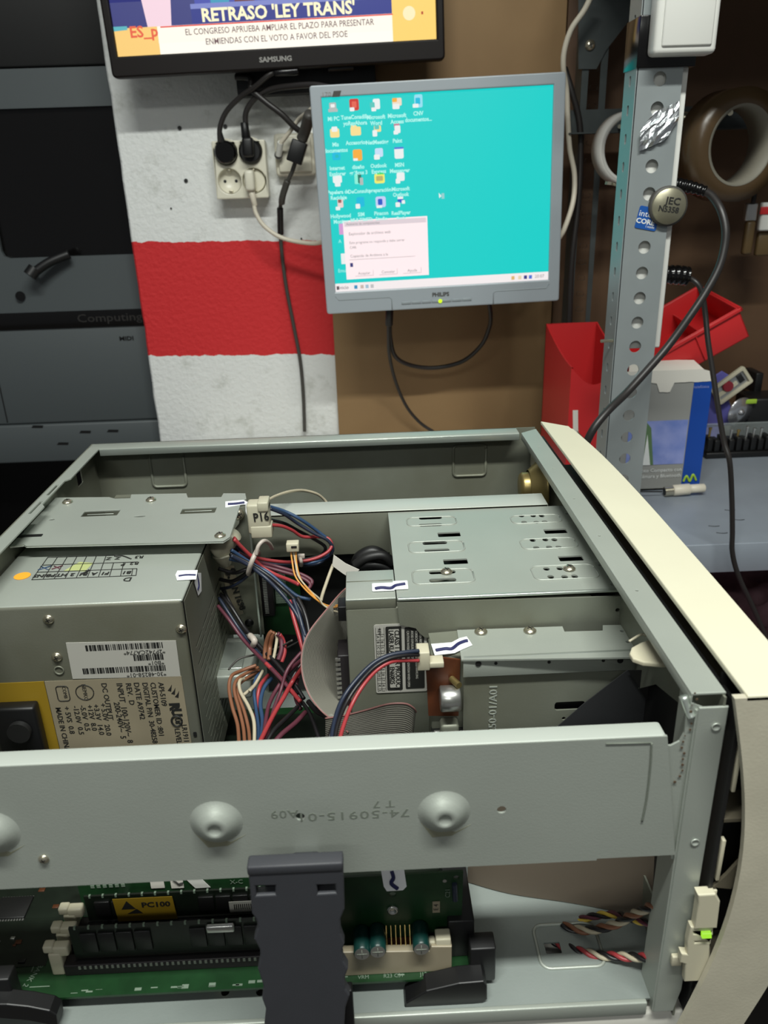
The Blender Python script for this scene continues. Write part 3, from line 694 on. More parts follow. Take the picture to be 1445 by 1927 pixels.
b = B(); b.box((.3135, .957, (0.3525,0.957,1.0151)[2]), (.3615, .972, 1.42), 'white_plastic', .002)
tag(b.build('cable_trunking', loc=(.34, .96, 1.0)), 'white plastic trunking strip behind the perforated front post', 'trunking')
q0 = (0.3093,0.9475,1.3232); q1 = (0.3744,0.925,1.3236)
t = thing('junction_box', (q0[0], .93, q0[2]), 'white plastic box fixed to the top of the perforated post', 'box')
b = B(); b.box((q0[0] + .001, .9235, q0[2]), (q1[0] + .001, .9475, q0[2] + .17), 'white_plastic', .005, seg=3); b.build('box_body', t)
b = B(); b.box((q0[0] + .008, .9215, q0[2] + .007), (q1[0] - .005, .926, q0[2] + .165), 'white_plastic', .002); b.build('box_lid', t)
b = B(); b.box((px0 - .002, .9475, (0.3027,0.947,1.3145)[2]), (px1 + .012, .9935, (0.2981,0.947,1.3628)[2]), 'black_gloss', .001)
tag(b.build('insulating_tape', loc=(.33, .96, 1.32)), 'black tape wrapped round the post beside the white box', 'tape')

# foil, badge and round magnet on the post
b = B()
q = (0.3309,0.946,1.2579)
V = []; n_ = 9
for j in range(n_):
    for i in range(n_):
        u = (i / (n_ - 1) - .5) * 2; v = (j / (n_ - 1) - .5) * 2
        sx_ = 0.0205 * (1 - .35 * abs(v)); 
        V.append((q[0] + u * sx_ + v * .006, .9475 - .004 * random.random() - .004 * (1 - u * u) * (1 - v * v), q[2] + v * .019 + u * .005))
b.add(V, [(j * n_ + i, j * n_ + i + 1, (j + 1) * n_ + i + 1, (j + 1) * n_ + i) for j in range(n_ - 1) for i in range(n_ - 1)], 'foil')
tag(b.build('foil_scrap', loc=q), 'crumpled shiny foil scrap stuck on the perforated post', 'foil')
q = (0.3291,0.949,1.1642)
b = B(); R_ = FR((q[0], .9493, q[2]), (1, 0, -.2), (.2, 0, 1)); b.sheet(rr(-.0125, -.012, .0125, .012, .002), R_, .0005, 'intel', bev=0)
b.text('intel', R_ @ Matrix.Translation((-.003, .004, .0004)), .009, 'white_print', sx=1.1)
b.text('CORE', R_ @ Matrix.Translation((-.002, -.004, .0004)), .0075, 'white_print', sx=1.1, bold=.0002)
b.text('i nside', R_ @ Matrix.Translation((.005, -.0085, .0004)), .004, 'white_print')
tag(b.build('processor_badge', loc=q), 'small blue square badge on the post beside the round metal disc', 'badge')
q = (0.3497,0.946,1.1766)
t = thing('round_magnet', q, 'round grey metal disc with scratched letters on the perforated post', 'magnet')
b = B(); T_ = FR((q[0], .9445, q[2]), (1, 0, 0), (0, 0, 1)); b.lathe([(.0215, -.008), (.0215, .0), (.0195, .0006)], T_, 'cable_grey', 40); b.build('rim', t)
b = B(); b.lathe([(.0196, -.006), (.0194, .0012), (.0185, .0022), (.0001, .0024)], T_, 'magnet', 40); d_ = b.build('disc', t)
b = B(); TR_ = T_ @ Matrix.Rotation(math.radians(-8), 4, 'Z')
b.text('JEC', TR_ @ Matrix.Translation((0.003, .0055, .0026)), .0105, 'black_ink', sx=1.1, bold=.0002); b.text('N5358', TR_ @ Matrix.Translation((0, -.0035, .0026)), .0085, 'black_ink', bold=.0002); b.build('lettering', d_)

# black leads over the post
t = thing('power_lead', (0.4125,0.97,1.1555), 'thick black lead with ribbed plug arching in front of the perforated post', 'cable')
b = B(); b.tube([(0.4048,0.985,1.19),(0.4108,0.975,1.1842),(0.4162,0.96,1.1702),(0.4201,0.95,1.1505),(0.4194,0.945,1.1307),(0.4136,0.94,1.1079),(0.4,0.935,1.0822),(0.3826,0.93,1.0564),(0.3593,0.925,1.0242),(0.3356,0.915,1.0009),(0.3066,0.9,0.9765),(0.2801,0.88,0.9613),(0.262,0.87,0.9441),(0.2525,0.87,0.9221)], .0047, 'cable', 12); b.build('cable', t)
b = B(); b.tube([(0.3702,1,1.1984),(0.383,0.995,1.1963),(0.3939,0.99,1.1937),(0.4064,0.984,1.1894)], lambda u: .0085 - .003 * u + (.0009 if int(u * 14) % 2 else 0), 'black_gloss', 14, 10); b.build('strain_relief', t)
t = thing('thin_lead', (0.4003,1,1.093), 'thinner black lead with a ribbed plug hanging to the right of the post', 'cable')
b = B(); b.tube([(0.4017,1,1.0917),(0.4088,0.99,1.0875),(0.416,0.985,1.0766),(0.4219,0.98,1.0504),(0.425,0.97,1.0197),(0.4317,0.96,0.9821),(0.4385,0.95,0.9441),(0.4485,0.94,0.8984),(0.455,0.93,0.8734),(0.4649,0.93,0.8227),(0.4719,0.93,0.7776),(0.4763,0.93,0.7467),(0.49,0.93,0.7107),(0.5197,0.93,0.6564),(0.5514,0.93,0.5955)], .0033, 'cable', 12); b.build('cable', t)
b = B(); b.tube([(0.371,1,1.0958),(0.3816,1,1.0955),(0.3935,1,1.0945),(0.4029,1,1.0929)], lambda u: .0105 + (.0012 if int(u * 10) % 2 else 0) - (.0045 if u > .97 else 0), 'black_gloss', 14, 8); b.build('strain_relief', t)

# tape rolls hanging at the back
def roll(name, q, R, r, w, yaw, mo, mc, label):
    t = thing(name, q, label, 'tape')
    T = FR(q, (math.cos(yaw), math.sin(yaw), 0), (0, 0, 1))
    b = B(); b.lathe([(r + .004, -w / 2), (R, -w / 2), (R, w / 2), (r + .004, w / 2)], T, mo, 48); b.build('tape_layers', t)
    b = B(); b.lathe([(r + .004, w / 2 + .0005), (r, w / 2 + .0005), (r, -w / 2 - .0005), (r + .004, -w / 2 - .0005)], T, mc, 48); b.build('cardboard_core', t)
    return t
roll('tape_roll', (0.566,1.3,1.2442), .078, .052, .05, .24, 'tape_roll', 'tape_core', 'wide brown packing tape roll hanging at the upper right')
roll('tape_roll', (0.4189,1.33,1.2464), .052, .044, .03, .15, 'tape_white', 'tape_white', 'thin white ring of tape half hidden behind the perforated post')
b = B(); b.cyl((0.5467,1.27,1.2878), (0.6388,1.484,1.3001), .004, 'screw', 10); tag(b.build('hook', loc=(0.5596,1.3,1.2896)), 'metal peg through the brown packing tape roll', 'hook')
b = B(); b.cyl((0.3956,1.3,1.2756), (0.4273,1.404,1.2805), .003, 'screw', 10); tag(b.build('hook', loc=(0.4047,1.33,1.277)), 'metal peg holding the thin white ring of tape', 'hook')
# hanging packets at the right edge
t = thing('paint_brush', (0.6392,1.36,1.146), 'old brush with a metal ferrule hanging at the right edge under the brown tape', 'brush')
b = B(); b.tube([(0.641,1.36,1.2249),(0.6423,1.36,1.1937),(0.6414,1.36,1.1604)], .004, 'dark', 8); b.build('handle', t)
b = B(); b.box(tuple(Vector((0.6324,1.36,1.1332))), tuple(Vector((0.651,1.36,1.1601)) + Vector((0, .012, 0))), 'alu', .002); b.build('ferrule', t)
b = B(); b.box(tuple(Vector((0.6357,1.358,1.0802))), tuple(Vector((0.6508,1.358,1.1327)) + Vector((0, .014, 0))), 'olive_tin', .004); b.build('bristles', t)
t = thing('blister_packet', (0.6721,1.38,1.136), 'white and red packet cut off by the right edge beside the old brush', 'packet')
b = B(); b.box(tuple(Vector((0.6625,1.37,1.1161))), tuple(Vector((0.6969,1.37,1.1601)) + Vector((0, .012, 0))), 'white_plastic', .003); b.build('card', t)
b = B(); b.box(tuple(Vector((0.6593,1.368,1.1418))), tuple(Vector((0.6961,1.368,1.1537)) + Vector((0, .003, 0))), 'red_plastic', .001); b.build('red_band', t)
b = B(); b.box(tuple(Vector((0.668,1.38,1.0756))), tuple(Vector((0.7097,1.38,1.1132)) + Vector((0, .012, 0))), 'olive_tin', .003); b.build('backing', t)

# red plastic bins
t = thing('magazine_holder', (0.3476,1.2,0.8199), 'tall red plastic holder standing left of the cardboard box behind the post', 'holder')
h0 = (0.3111,1.17,0.9828); h1 = (0.371,1.17,0.945)
xl = h0[0]; xr = (0.3959,1.17,0.936)[0]; zt0 = (0.3108,1.17,0.9867)[2]
b = B()
# curved, cut-away rim: front wall lower than back wall
n_ = 14; V = []; F = []
for k in range(n_ + 1):
    u = k / n_; y = 1.17 + .18 * u
    zr = (0.347,1.17,0.9459)[2] + .035 * (u ** 1.6)
    V += [(xl, y, .7455), (xl, y, zr), (xl + .0025, y, zr), (xl + .0025, y, .748)]
for k in range(n_):
    for j in range(3): F.append((k * 4 + j, k * 4 + j + 1, k * 4 + j + 5, k * 4 + j + 4))
b.add(V, F, 'red_plastic'); b.add([(v[0] + (xr - xl), v[1], v[2]) for v in V], F, 'red_plastic')
V = []; F = []
for k in range(13):
    u = k / 12
    x = xl + (xr - xl) * u; z = (0.347,1.17,0.9459)[2] - .028 * math.sin(math.pi * min(1, u * 1.15))
    V += [(x, 1.17, .7455), (x, 1.17, z), (x, 1.1725, z), (x, 1.1725, .7455)]
for k in range(12):
    for j in range(3): F.append((k * 4 + j, k * 4 + j + 1, k * 4 + j + 5, k * 4 + j + 4))
b.add(V, F, 'red_plastic'); b.box((xl, 1.3475, .7455), (xr, 1.35, (0.347,1.17,0.9459)[2] + .035), 'red_plastic'); b.box((xl, 1.17, .7455), (xr, 1.35, .748), 'red_plastic')
b.build('holder_body', t)
b = B(); b.sheet([(xl + .012, .80), (xl + .020, .80), (xl + .014, .88), (xl + .006, .88)], front((0, 1.1695, .0)), .0004, 'paper_white'); part(b.build('label', t), 'worn pale label strip')

o = Vector((0.4562,1.22,0.8927)); e = Vector((0.597,1.22,0.9737)); ux = (e - o).normalized()
tilt = Vector((0, 1, 0.10)).normalized(); up_ = ux.cross(tilt)
if up_.z < 0: up_ = -up_
TB = Matrix((ux, tilt, up_)).transposed().to_4x4(); TB.translation = o
t = thing('storage_bin', None, 'open red plastic bin lying tilted behind the cardboard box', 'bin', T=TB)
L_ = (e - o).length; Wb = .15; Hb = .052
b = B()
b.box((-.02, 0, 0), (L_, Wb, .003), 'red_plastic', .001)
b.box((-.02, 0, 0), (L_, .003, Hb), 'red_plastic', .001); b.box((-.02, Wb - .003, 0), (L_, Wb, Hb), 'red_plastic', .001)
b.box((L_ - .003, 0, 0), (L_, Wb, Hb), 'red_plastic', .001); b.box((-.02, 0, 0), (-.017, Wb, Hb), 'red_plastic', .001)
b.build('bin_body', t, local=True)
b = B()
b.box((-.024, -.004, Hb - .006), (L_ + .004, .0, Hb), 'red_plastic', .001); b.box((L_, -.004, Hb - .006), (L_ + .004, Wb + .004, Hb), 'red_plastic', .001); b.box((-.024, Wb, Hb - .006), (L_ + .004, Wb + .004, Hb), 'red_plastic', .001)
b.build('rim', t, local=True)
b = B(); b.box((L_ * .55, -.003, .003), (L_ * .55 + .002, .0, Hb - .006), 'red_plastic'); b.box((L_ * .66, .003, .003), (L_ * .66 + .002, Wb - .003, Hb * .6), 'red_plastic'); b.build('divider', t, local=True)

# cardboard box
bx0 = (0.3924,1.165,0.7678)[0]; bx1 = (0.5256,1.165,0.7578)[0]; bz1 = (0.5161,1.165,0.9246)[2]
t = thing('cardboard_box', ((bx0 + bx1) / 2, 1.2, .745), 'grey and blue phone box with a torn white top, standing on the grey shelf', 'box')
b = B()
for lo, hi in (((bx0, 1.165, .7455), (bx1, 1.1675, bz1)), ((bx0, 1.255, .7455), (bx1, 1.2575, bz1)), ((bx0, 1.165, .7455), (bx0 + .0025, 1.2575, bz1)), ((bx1 - .0025, 1.165, .7455), (bx1, 1.2575, bz1)), ((bx0, 1.165, .7455), (bx1, 1.2575, .748))):
    b.box(lo, hi, 'carton')
b.build('carton', t)
xb = (0.4966,1.165,0.759)[0]
b = B(); b.sheet([(xb, .7456), (bx1, .7456), (bx1, bz1), (xb + .001, bz1)], front((0, 1.1646, 0)), .0006, 'blue_print'); bb_ = part(b.build('blue_band', t), 'blue printed band')
b = B(); b.text('telefónica', front((0.5094,1.164,0.9105)), .006, 'sky_print'); b.build('lettering', bb_)
b = B(); q = (0.5094,1.164,0.7624)
b.tube([(q[0] - .010, 1.1638, q[2] - .004), (q[0] - .006, 1.1638, q[2] + .005), (q[0], 1.1638, q[2] - .004), (q[0] + .004, 1.1638, q[2] + .007), (q[0] + .010, 1.1638, q[2] - .003)], .0018, 'green_print', 8, 8); b.build('logo', bb_)
pl = (0.4352,1.165,0.7883); pr = (0.4882,1.165,0.8595)
b = B(); b.sheet([(bx0 + .012, pl[2]), (xb - .001, pl[2]), (xb - .001, pr[2]), (bx0 + .012, pr[2])], front((0, 1.1646, 0)), .0006, 'sky_print')
b.sheet([(pl[0] - .006, pl[2]), (pl[0] + .013, pl[2]), (pl[0] + .004, pl[2] + .06), (pl[0] - .008, pl[2] + .075)], front((0, 1.1642, 0)), .0004, 'leaf_print')
b.sheet([(pl[0] - .004, pl[2]), (pl[0] + .008, pl[2]), (pl[0] - .001, pl[2] + .05)], front((0, 1.1638, 0)), .0004, 'white_print')
part(b.build('picture', t), 'blue sky picture printed on the box')
b = B(); b.text('Foto Compacto con', front((xb - .036, 1.164, (0.4585,1.164,0.7788)[2])), .0083, 'white_print'); b.text('Cámara y Bluetooth', front((xb - .036, 1.164, (0.4595,1.164,0.769)[2])), .0083, 'white_print'); b.build('lettering', t)
b = B(); lt = [(bx0, bz1 - .004)]
for k in range(26):
    u = k / 25; lt.append((bx0 + (bx1 - bx0) * u, bz1 - .006 + .003 * noise.noise(Vector((u * 9, 1, 0))) - (.014 if .38 < u < .56 else 0)))
lt += [(bx1, bz1 + .008), (bx0 + (bx1 - bx0) * .86, bz1 + .013), (bx0, bz1 + .013)]
b.sheet(lt, front((0, 1.1640, 0)), .001, 'paper_white'); part(b.build('torn_flap', t), 'torn white edge of the box top')
b = B(); b.sheet([(bx0 + .003, 0.004), (bx1 - .004, .002), (bx1 - .012, .05), (bx0 + .010, .06)], FR((0, 1.166, bz1 + .002), (1, 0, 0), (0, 1, .28)), .001, 'paper_white'); part(b.build('top_flap', t), 'white inside of the open top flap')

# white round plug lying on the shelf with a thin rod
d0 = (0.4554,1.13,0.7563); 
t = thing('round_plug', (0.4967,1.1544,0.745), 'white round multi-pin plug lying on the grey shelf in front of the box', 'plug')
YPL = 1.1369
b = B(); b.cyl((0.4731,1.1369,0.7546), (0.4995,1.1369,0.7561), .0086, 'cable_white', 24, bev=.001); b.cyl((0.4979,1.1369,0.7562), (0.5227,1.1369,0.7569), .0068, 'cable_white', 24, bev=.0015); b.build('grip', t)
b = B(); b.cyl((0.4599,1.1369,0.7534), (0.4747,1.1369,0.7545), .0074, 'screw', 24); b.cyl((0.4595,1.1369,0.7534), (0.4599,1.1369,0.7534), .006, 'black', 24); b.build('metal_shell', t)
b = B(); b.cyl((0.4148,1.1369,0.7553), (0.4565,1.1369,0.7535), .0013, 'dark', 8); tag(b.build('metal_rod', loc=(0.4322,1.13,0.7572)), 'thin dark rod lying on the shelf beside the white round plug', 'rod')

# tray of screwdriver bits
YR = 1.2995
t = thing('bit_holder', ((0.6507,1.2995,0.745)[0], YR, .745), 'black rack of small screwdriver bits on the shelf at the right edge', 'bit rack')
r0 = (0.5922,1.2995,0.7474)[0]; r1 = (0.6886,1.2995,0.7435)[0]
b = B(); b.box((r0, YR, .7455), (r1 + .03, YR + .035, .756), 'black', .002)
for k in range(9): b.box((r0 + .002 + k * .0128, YR + .004, .756), (r0 + .0115 + k * .0128, YR + .030, (0.6362,1.2995,0.7815)[2] - .004 * (k % 2)), 'black', .0015)
b.build('rack', t)
zb = (0.6363,1.2995,0.7806)[2]
for px_, py_, mm in ((1338, 806, 'gold'), (1376, 818, 'alu'), (1388, 818, 'gold'), (1404, 808, 'alu'), (1417, 814, 'alu'), (1432, 814, 'alu')):
    pass
for k, (dx, zt2, mm) in enumerate(((.0075, .017, 'gold'), (.046, .012, 'alu'), (.058, .011, 'gold'), (.0735, .017, 'alu'), (.086, .013, 'alu'), (.099, .013, 'alu'))):
    b = B(); b.cyl((r0 + dx, YR + .016, zb - .01), (r0 + dx + .001, YR + .016, zb + zt2), .0021, mm, 10); b.cyl((r0 + dx + .001, YR + .016, zb + zt2 - .003), (r0 + dx + .001, YR + .016, zb + zt2), .0032, mm, 10); part(b.build('bit', t), 'bright metal bit')
t = thing('clear_box', (r0, YR + .05, .745), 'low clear plastic box behind the black bit rack', 'box')
zc = (0.6732,1.3445,0.7956)[2]
b = B()
for lo, hi in (((r0 - .004, YR + .042, .7455), (r1 + .05, YR + .0435, zc)), ((r0 - .004, YR + .13, .7455), (r1 + .05, YR + .1315, zc)), ((r0 - .004, YR + .042, .7455), (r0 - .0025, YR + .1315, zc)), ((r0 - .004, YR + .042, .7455), (r1 + .05, YR + .1315, .747))):
    b.box(lo, hi, 'clear')
b.build('box_walls', t)
b = B(); b.tube([(r1 + .05, YR + .0425, zc), (r0 - .004, YR + .0425, zc), (r0 - .004, YR + .1310, zc)], .0015, 'clear', 6, 0); b.build('rim', t)

YV = 1.3845
t = thing('violet_case', (0.6508,1.3845,0.8197), 'translucent violet plastic case standing behind the bit rack', 'case')
b = B(); g = [(0.6183,1.3845,0.8678),(0.6387,1.3845,0.8805),(0.6532,1.3845,0.8723),(0.654,1.3845,0.8393),(0.6761,1.3845,0.7787),(0.6247,1.3845,0.7807),(0.6235,1.3845,0.8207)]
b.sheet([(p[0], p[2]) for p in g], front((0, YV, 0)), .004, 'violet', bev=.001); b.build('side_panel', t)
b = B(); b.box((g[0][0] + .004, YV + .002, .747), (g[3][0], YV + .05, g[3][2]), 'violet', .004); b.build('case_body', t)
b = B(); b.tube([(g[3][0] - .006, YV - .004, g[3][2] + .01), (g[3][0], YV - .004, g[3][2] - .01), (g[4][0] - .002, YV - .004, g[3][2] - .032)], .0014, 'clear', 6); b.build('edge_strip', t)
TG = FR((0.6555,1.3645,0.8615), Vector((0.6912,1.3845,0.8747)) - Vector((0.6479,1.3845,0.8414)), (-.1, 0, 1))
t = thing('drive_rail', None, 'white plastic caddy with a dark red round spot leaning behind the silver disc', 'caddy', T=TG)
b = B(); b.sheet(rr(-.040, -.017, .028, .019, .004), Matrix.Identity(4), .008, 'ivory', holes=[rr(-.034, -.012, .022, .013, .002)], bev=.001); b.build('frame', t, local=True)
b = B(); b.box((-.036, -.014, -.004), (.024, .015, -.001), 'alu'); b.box((-.034, -.004, -.001), (.005, .002, .002), 'ivory'); b.box((.008, -.006, -.001), (.018, .010, .001), 'dark', .001); b.build('base_plate', t, local=True)
b = B(); b.cyl((-.012, .004, -.001), (-.012, .004, .0045), .0095, mat('dark_red_spot', (140, 40, 52), .4), 24, bev=.001); b.build('red_spot', t, local=True)
q = (0.6685,1.3545,0.8124)
b = B(); T_ = FR(q, (1, .35, 0), (.05, -.1, 1)); b.lathe([(.0265, -.001), (.0265, 0), (.007, .0016), (.0045, .0016), (.0045, .006), (.0001, .0062)], T_, 'silver_disc', 40)
tag(b.build('metal_disc', loc=q), 'shiny silver disc with a raised centre above the bit rack', 'disc')
b = B(); b.box(tuple((0.7179,1.4145,0.8292)), tuple(Vector((0.7319,1.4145,0.8664)) + Vector((0, .05, 0))), 'black', .002); tag(b.build('black_box', loc=(0.737,1.4345,0.8436)), 'small black box behind the white caddy at the right edge', 'box')
b = B(); b.box((r1 + .0, YV - .02, .747), (r1 + .09, YV + .04, (0.7054,1.3845,0.8324)[2]), 'black', .004); tag(b.build('black_case', loc=(r1, YV, .745)), 'black case cut off by the right edge behind the bit rack', 'case')
q = (0.684,1.3545,0.8303); b = B(); b.box((q[0] - .012, q[1], q[2] - .004), (q[0] + .012, q[1] + .004, q[2] + .004), 'green_print', .001); tag(b.build('green_tag', loc=q), 'small yellow-green tag beside the top of the silver disc', 'tag')

# crumpled cloth on the low shelf
b = B(); V = []; F = []; nx_, ny_ = 60, 60
for j in range(ny_ + 1):
    for i in range(nx_ + 1):
        x = .33 + .55 * i / nx_; y = .72 + .66 * j / ny_
        n1 = noise.noise(Vector((x * 9 + 2, y * 7, .3))); n2 = abs(noise.noise(Vector((x * 22, y * 14 + 5, 1.2))))
        V.append((x, y, .497 + .045 * n1 - .06 * n2))
for j in range(ny_):
    for i in range(nx_):
        a = j * (nx_ + 1) + i; F.append((a, a + 1, a + nx_ + 2, a + nx_ + 1))
b.add(V, F, 'cloth', True)
tag(b.build('crumpled_cloth', loc=(.6, 1.0, .46)), 'crumpled pink and plum cloth on the low shelf right of the computer', 'cloth')

# ================================================================== the open computer case
YN, YF, ZT = .314, .765, .980
XL, XR = -.272, .170
case = thing('computer_case', (-.05, .54, .752), 'open grey metal computer case with a cream front, lying on its side on the bench', 'computer case')
# bottom tray with embossed pads
b = B()
tray_holes = [circ(*(-0.0988,0.3356,0.762)[:2], .0026, 12), circ(*(-0.0774,0.3345,0.762)[:2], .0026, 12), circ(*(0.1248,0.3511,0.762)[:2], .0001, 3)]
sl = (0.1053,0.3541,0.762); 
b.sheet([(XL, YN + .004), (.168, YN + .004), (.168, YF), (XL, YF)], top((0, 0, .762)), .0012, 'steel_tray_shaded', holes=tray_holes[:2] + [rr(sl[0] - .005, sl[1] - .004, sl[0] + .005, sl[1] + .004, .0005, 1)])
b.box((XL, YN + .001, .752), ((0.1525,0.3146,0.762)[0], YN + .0045, .7625), 'steel', .0008)
b.build('bottom_tray', case)
q = (0.1134,0.3528,0.7626)
b = B(); P_ = rr(q[0] - .018, q[1] - .013, q[0] + .022, q[1] + .018, .006, 5); b.tube([(x, y, .7627) for x, y in P_ + P_[:1]], .0011, 'steel', 6, 0); b.build('embossed_pad', case)
# far side panel with two embossed squares
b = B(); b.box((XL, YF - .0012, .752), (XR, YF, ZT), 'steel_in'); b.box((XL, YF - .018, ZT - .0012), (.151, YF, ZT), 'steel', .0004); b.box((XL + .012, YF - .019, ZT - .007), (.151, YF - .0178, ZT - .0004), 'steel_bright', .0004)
b.build('far_panel', case)
for c4 in ([(-0.2181,0.7635,0.9685),(-0.1859,0.7635,0.9671),(-0.1823,0.7635,0.9323),(-0.2174,0.7635,0.932)], [(0.0862,0.7635,0.964),(0.1196,0.7635,0.9649),(0.1224,0.7635,0.9311),(0.0896,0.7635,0.9307)]):
    b = B(); c = c4
    x0, x1 = (c[0][0] + c[3][0]) / 2, (c[1][0] + c[2][0]) / 2; z0, z1 = c[2][2], c[0][2]
    P_ = rr(x0, z0, x1, z1, .004, 4); b.tube([(x, .7636, z) for x, z in P_ + P_[:1]], .0015, 'steel_in', 8, 0)
    b.build('embossed_square', case)
# rear panel (left), with window
b = B()
w0 = (-0.271,0.7139,0.9597)
b.sheet([(YN, .752), (YF, .752), (YF, ZT), (YN, ZT)], FR((XL, 0, 0), (0, 1, 0), (0, 0, 1)), .0012, 'steel_in', holes=[rr((-0.271,0.7138,0.9624)[1] - .007, (-0.271,0.7102,0.9558)[2], (-0.271,0.7138,0.9624)[1] + .007, (-0.271,0.7183,0.9704)[2], .001, 2)])
b.build('rear_panel', case)
b = B(); fl = [(XL, YN), (XL + .0115, YN), (XL + .0115, .60), (XL + .008, .605), (XL + .008, .66), (XL + .0115, .665), (XL + .0115, YF - .001), (XL, YF - .001)]
hs = [rr(XL + .004, .585, XL + .0062, .612, .0008, 2), rr(XL + .004, .625, XL + .0062, .650, .0008, 2)]
b.sheet(fl, top((0, 0, ZT - .0006)), .0012, 'steel', holes=hs); b.build('rear_flange', case)
# front frame on the right
b = B()
b.sheet([(YN, .752), (.76, .752), (.76, ZT - .001), (YN, ZT - .001)], FR((.1685, 0, 0), (0, 1, 0), (0, 0, 1)), .0012, 'steel_in', holes=[[(.319, .795), (.425, .795), (.425, .905), (.395, .93), (.319, .955)]])
b.sheet([(.1525, YN + .002), (.1695, YN + .002), (.1695, .757), (.1525, .745)], top((0, 0, ZT)), .0014, 'steel', bev=.0004, holes=[circ(.160, y, .0009, 8) for y in (.42, .50, .57, .64, .70)])
b.box((.1525, YN + .002, ZT - .006), (.1535, .745, ZT), 'steel', .0004)
b.build('front_frame', case)
# near corner post and its gusset
b = B(); g = [(0.1577,0.314,0.976),(0.1704,0.314,0.9762),(0.1724,0.314,0.9242),(0.1683,0.314,0.7626),(0.155,0.314,0.7571),(0.1563,0.314,0.8477)]
gx0, gx1 = .1560, .1705
b.sheet([(gx0, .757), (gx1 - .003, .757), (gx1, .775), (gx1, ZT - .006), (gx0, ZT - .006)], front((0, YN, 0)), .0016, 'steel', bev=.0005)
b.box((gx0 - .001, YN, .757), (gx0 + .001, YN + .02, ZT - .008), 'steel')
po = b.build('corner_post', case)
for q in ((0.1656,0.313,0.9625), (0.1644,0.313,0.8883)):
    b = B(); b.lathe([(.0024, 0), (.0024, .0004), (.0018, .0006), (.0016, .0001), (.0001, .0001)], front(q), 'steel', 16); b.build('rivet', po)
b = B(); g = [(0.1589,0.316,0.9726),(0.1528,0.316,0.9754),(0.1512,0.316,0.9673),(0.1515,0.316,0.9577),(0.1497,0.316,0.9526),(0.1457,0.316,0.9502),(0.143,0.316,0.9504),(0.1439,0.316,0.9377),(0.1541,0.316,0.8747),(0.1651,0.316,0.874)]
b.sheet([(p[0], p[2]) for p in g], front((0, YN + .002, 0)), .0012, 'steel'); gu = b.build('corner_gusset', case)
b = B()
random.seed(3)
for k in range(16):
    q = (0.1522,0.3145,0.9517); dx = random.gauss(0, .0013)
    b.sheet(circ(0, 0, .0003 + .0006 * random.random(), 6), front((q[0] + .0012 + dx - k * .00006, YN + .0008, q[2] + .030 - k * .0036)), .0003, 'rust')
part(b.build('rust_speckles', gu), 'rust speckles down the fold')
b = B(); b.tube([(.150, YN + .005, ZT - .003), (.1525, YN + .003, ZT - .010), (.154, YN + .001, ZT - .013)], .0022, 'steel_bright', 8, 4); b.build('folded_tab', case)

# crossbar on the near side
XC = .1545
zb0, zt0 = .8795, .9585
b = B()
hl = [circ(*[(-0.0409,0.314,0.9187)[i] for i in (0, 2)], .0024, 14), circ(*[(0.0614,0.314,0.917)[i] for i in (0, 2)], .0024, 14)]
b.sheet([(-.271, zb0), ((0.1127,0.314,0.8768)[0], zb0), ((0.1129,0.314,0.8779)[0], zb0 + .0012), (XC, zb0 + .0012), ((0.1419,0.314,0.9543)[0], zt0), (-.271, zt0)], front((0, YN - .0008, 0)), .0014, 'steel', holes=hl)
b.box((-.271, YN - .0014, zt0 - .0016), ((0.1414,0.314,0.956)[0], YN + .010, zt0 + .0002), 'steel_lit', .0014, seg=3)
cb = b.build('crossbar', case)
for q in ((-0.1948,0.314,0.918), (-0.0832,0.314,0.9178), (0.032,0.314,0.9174)):
    b = B(); b.lathe([(.0135, 0), (.0115, .0008), (.0092, .0030), (.0066, .0052), (.0035, .0064), (.0032, .0058), (.0001, .0056)], front((q[0], YN - .0015, q[2])), 'steel', 30); part(b.build('dome', cb), 'pressed round dome')
    b = B()
    b.sheet([(-.012, -.006), (-.004, -.010), (.006, -.0135), (.014, -.009), (.004, -.016), (-.006, -.0165)], front((q[0], YN - .00155, q[2])), .0001, 'smear'); part(b.build('dirt_smear', cb), 'dirt below the dome')
screw(cb, ((-0.1734,0.312,0.8988)[0], YN - .0016, (-0.1734,0.312,0.8988)[2]), (0, -1, 0), .0024)
b = B()
q = (-0.046,0.3125,0.9214)
b.text('74-50915-01', front_down(((-0.014,0.3125,0.9185)[0], YN - .0016, (-0.014,0.3125,0.9185)[2])), .0072, 'grey_ink', .00006, sx=1.42, spacing=1.1)
b.text('A09', front_down(((-0.0487,0.3125,0.9213)[0], YN - .0016, (-0.0487,0.3125,0.9213)[2])), .0072, 'grey_ink', .00006, sx=1.15, spacing=1.05)
b.text('T 7', front_down(((0.0016,0.3125,0.9248)[0], YN - .0016, (0.0016,0.3125,0.9248)[2])), .0062, 'grey_ink', .00006, sx=1.3)
part(b.build('stamped_number', cb), 'faint upside-down stamped number')
b = B(); b.tube([(0.1343,0.3122,0.9552),(0.1351,0.3122,0.9414),(0.1353,0.3122,0.9211),(0.1344,0.3122,0.9051)], .0005, 'grey_ink', 6); b.tube([(0.1116,0.3122,0.9559),(0.1338,0.3122,0.9553)], .0003, 'grey_ink', 6); part(b.build('scuff_line', cb), 'dark scuffed line near the right end')

# centre rail
b = B()
b.box(((-0.1024,0.6368,0.957)[0], .617, .955), (.1515, .643, .9572), 'steel_lit', .0006)
b.box(((-0.1024,0.6368,0.957)[0], .617, .918), (.1515, .6185, .957), 'steel_in', .0003)
b.build('centre_rail', case)
b = B(); b.box(((-0.1024,0.6368,0.957)[0], .640, .765), (.1515, .642, .918), 'dark'); part(b.build('void_shade_panel', case), 'dark sheet added for the shaded void under the centre rail')  # dark panel stands in for the unlit void below the rail

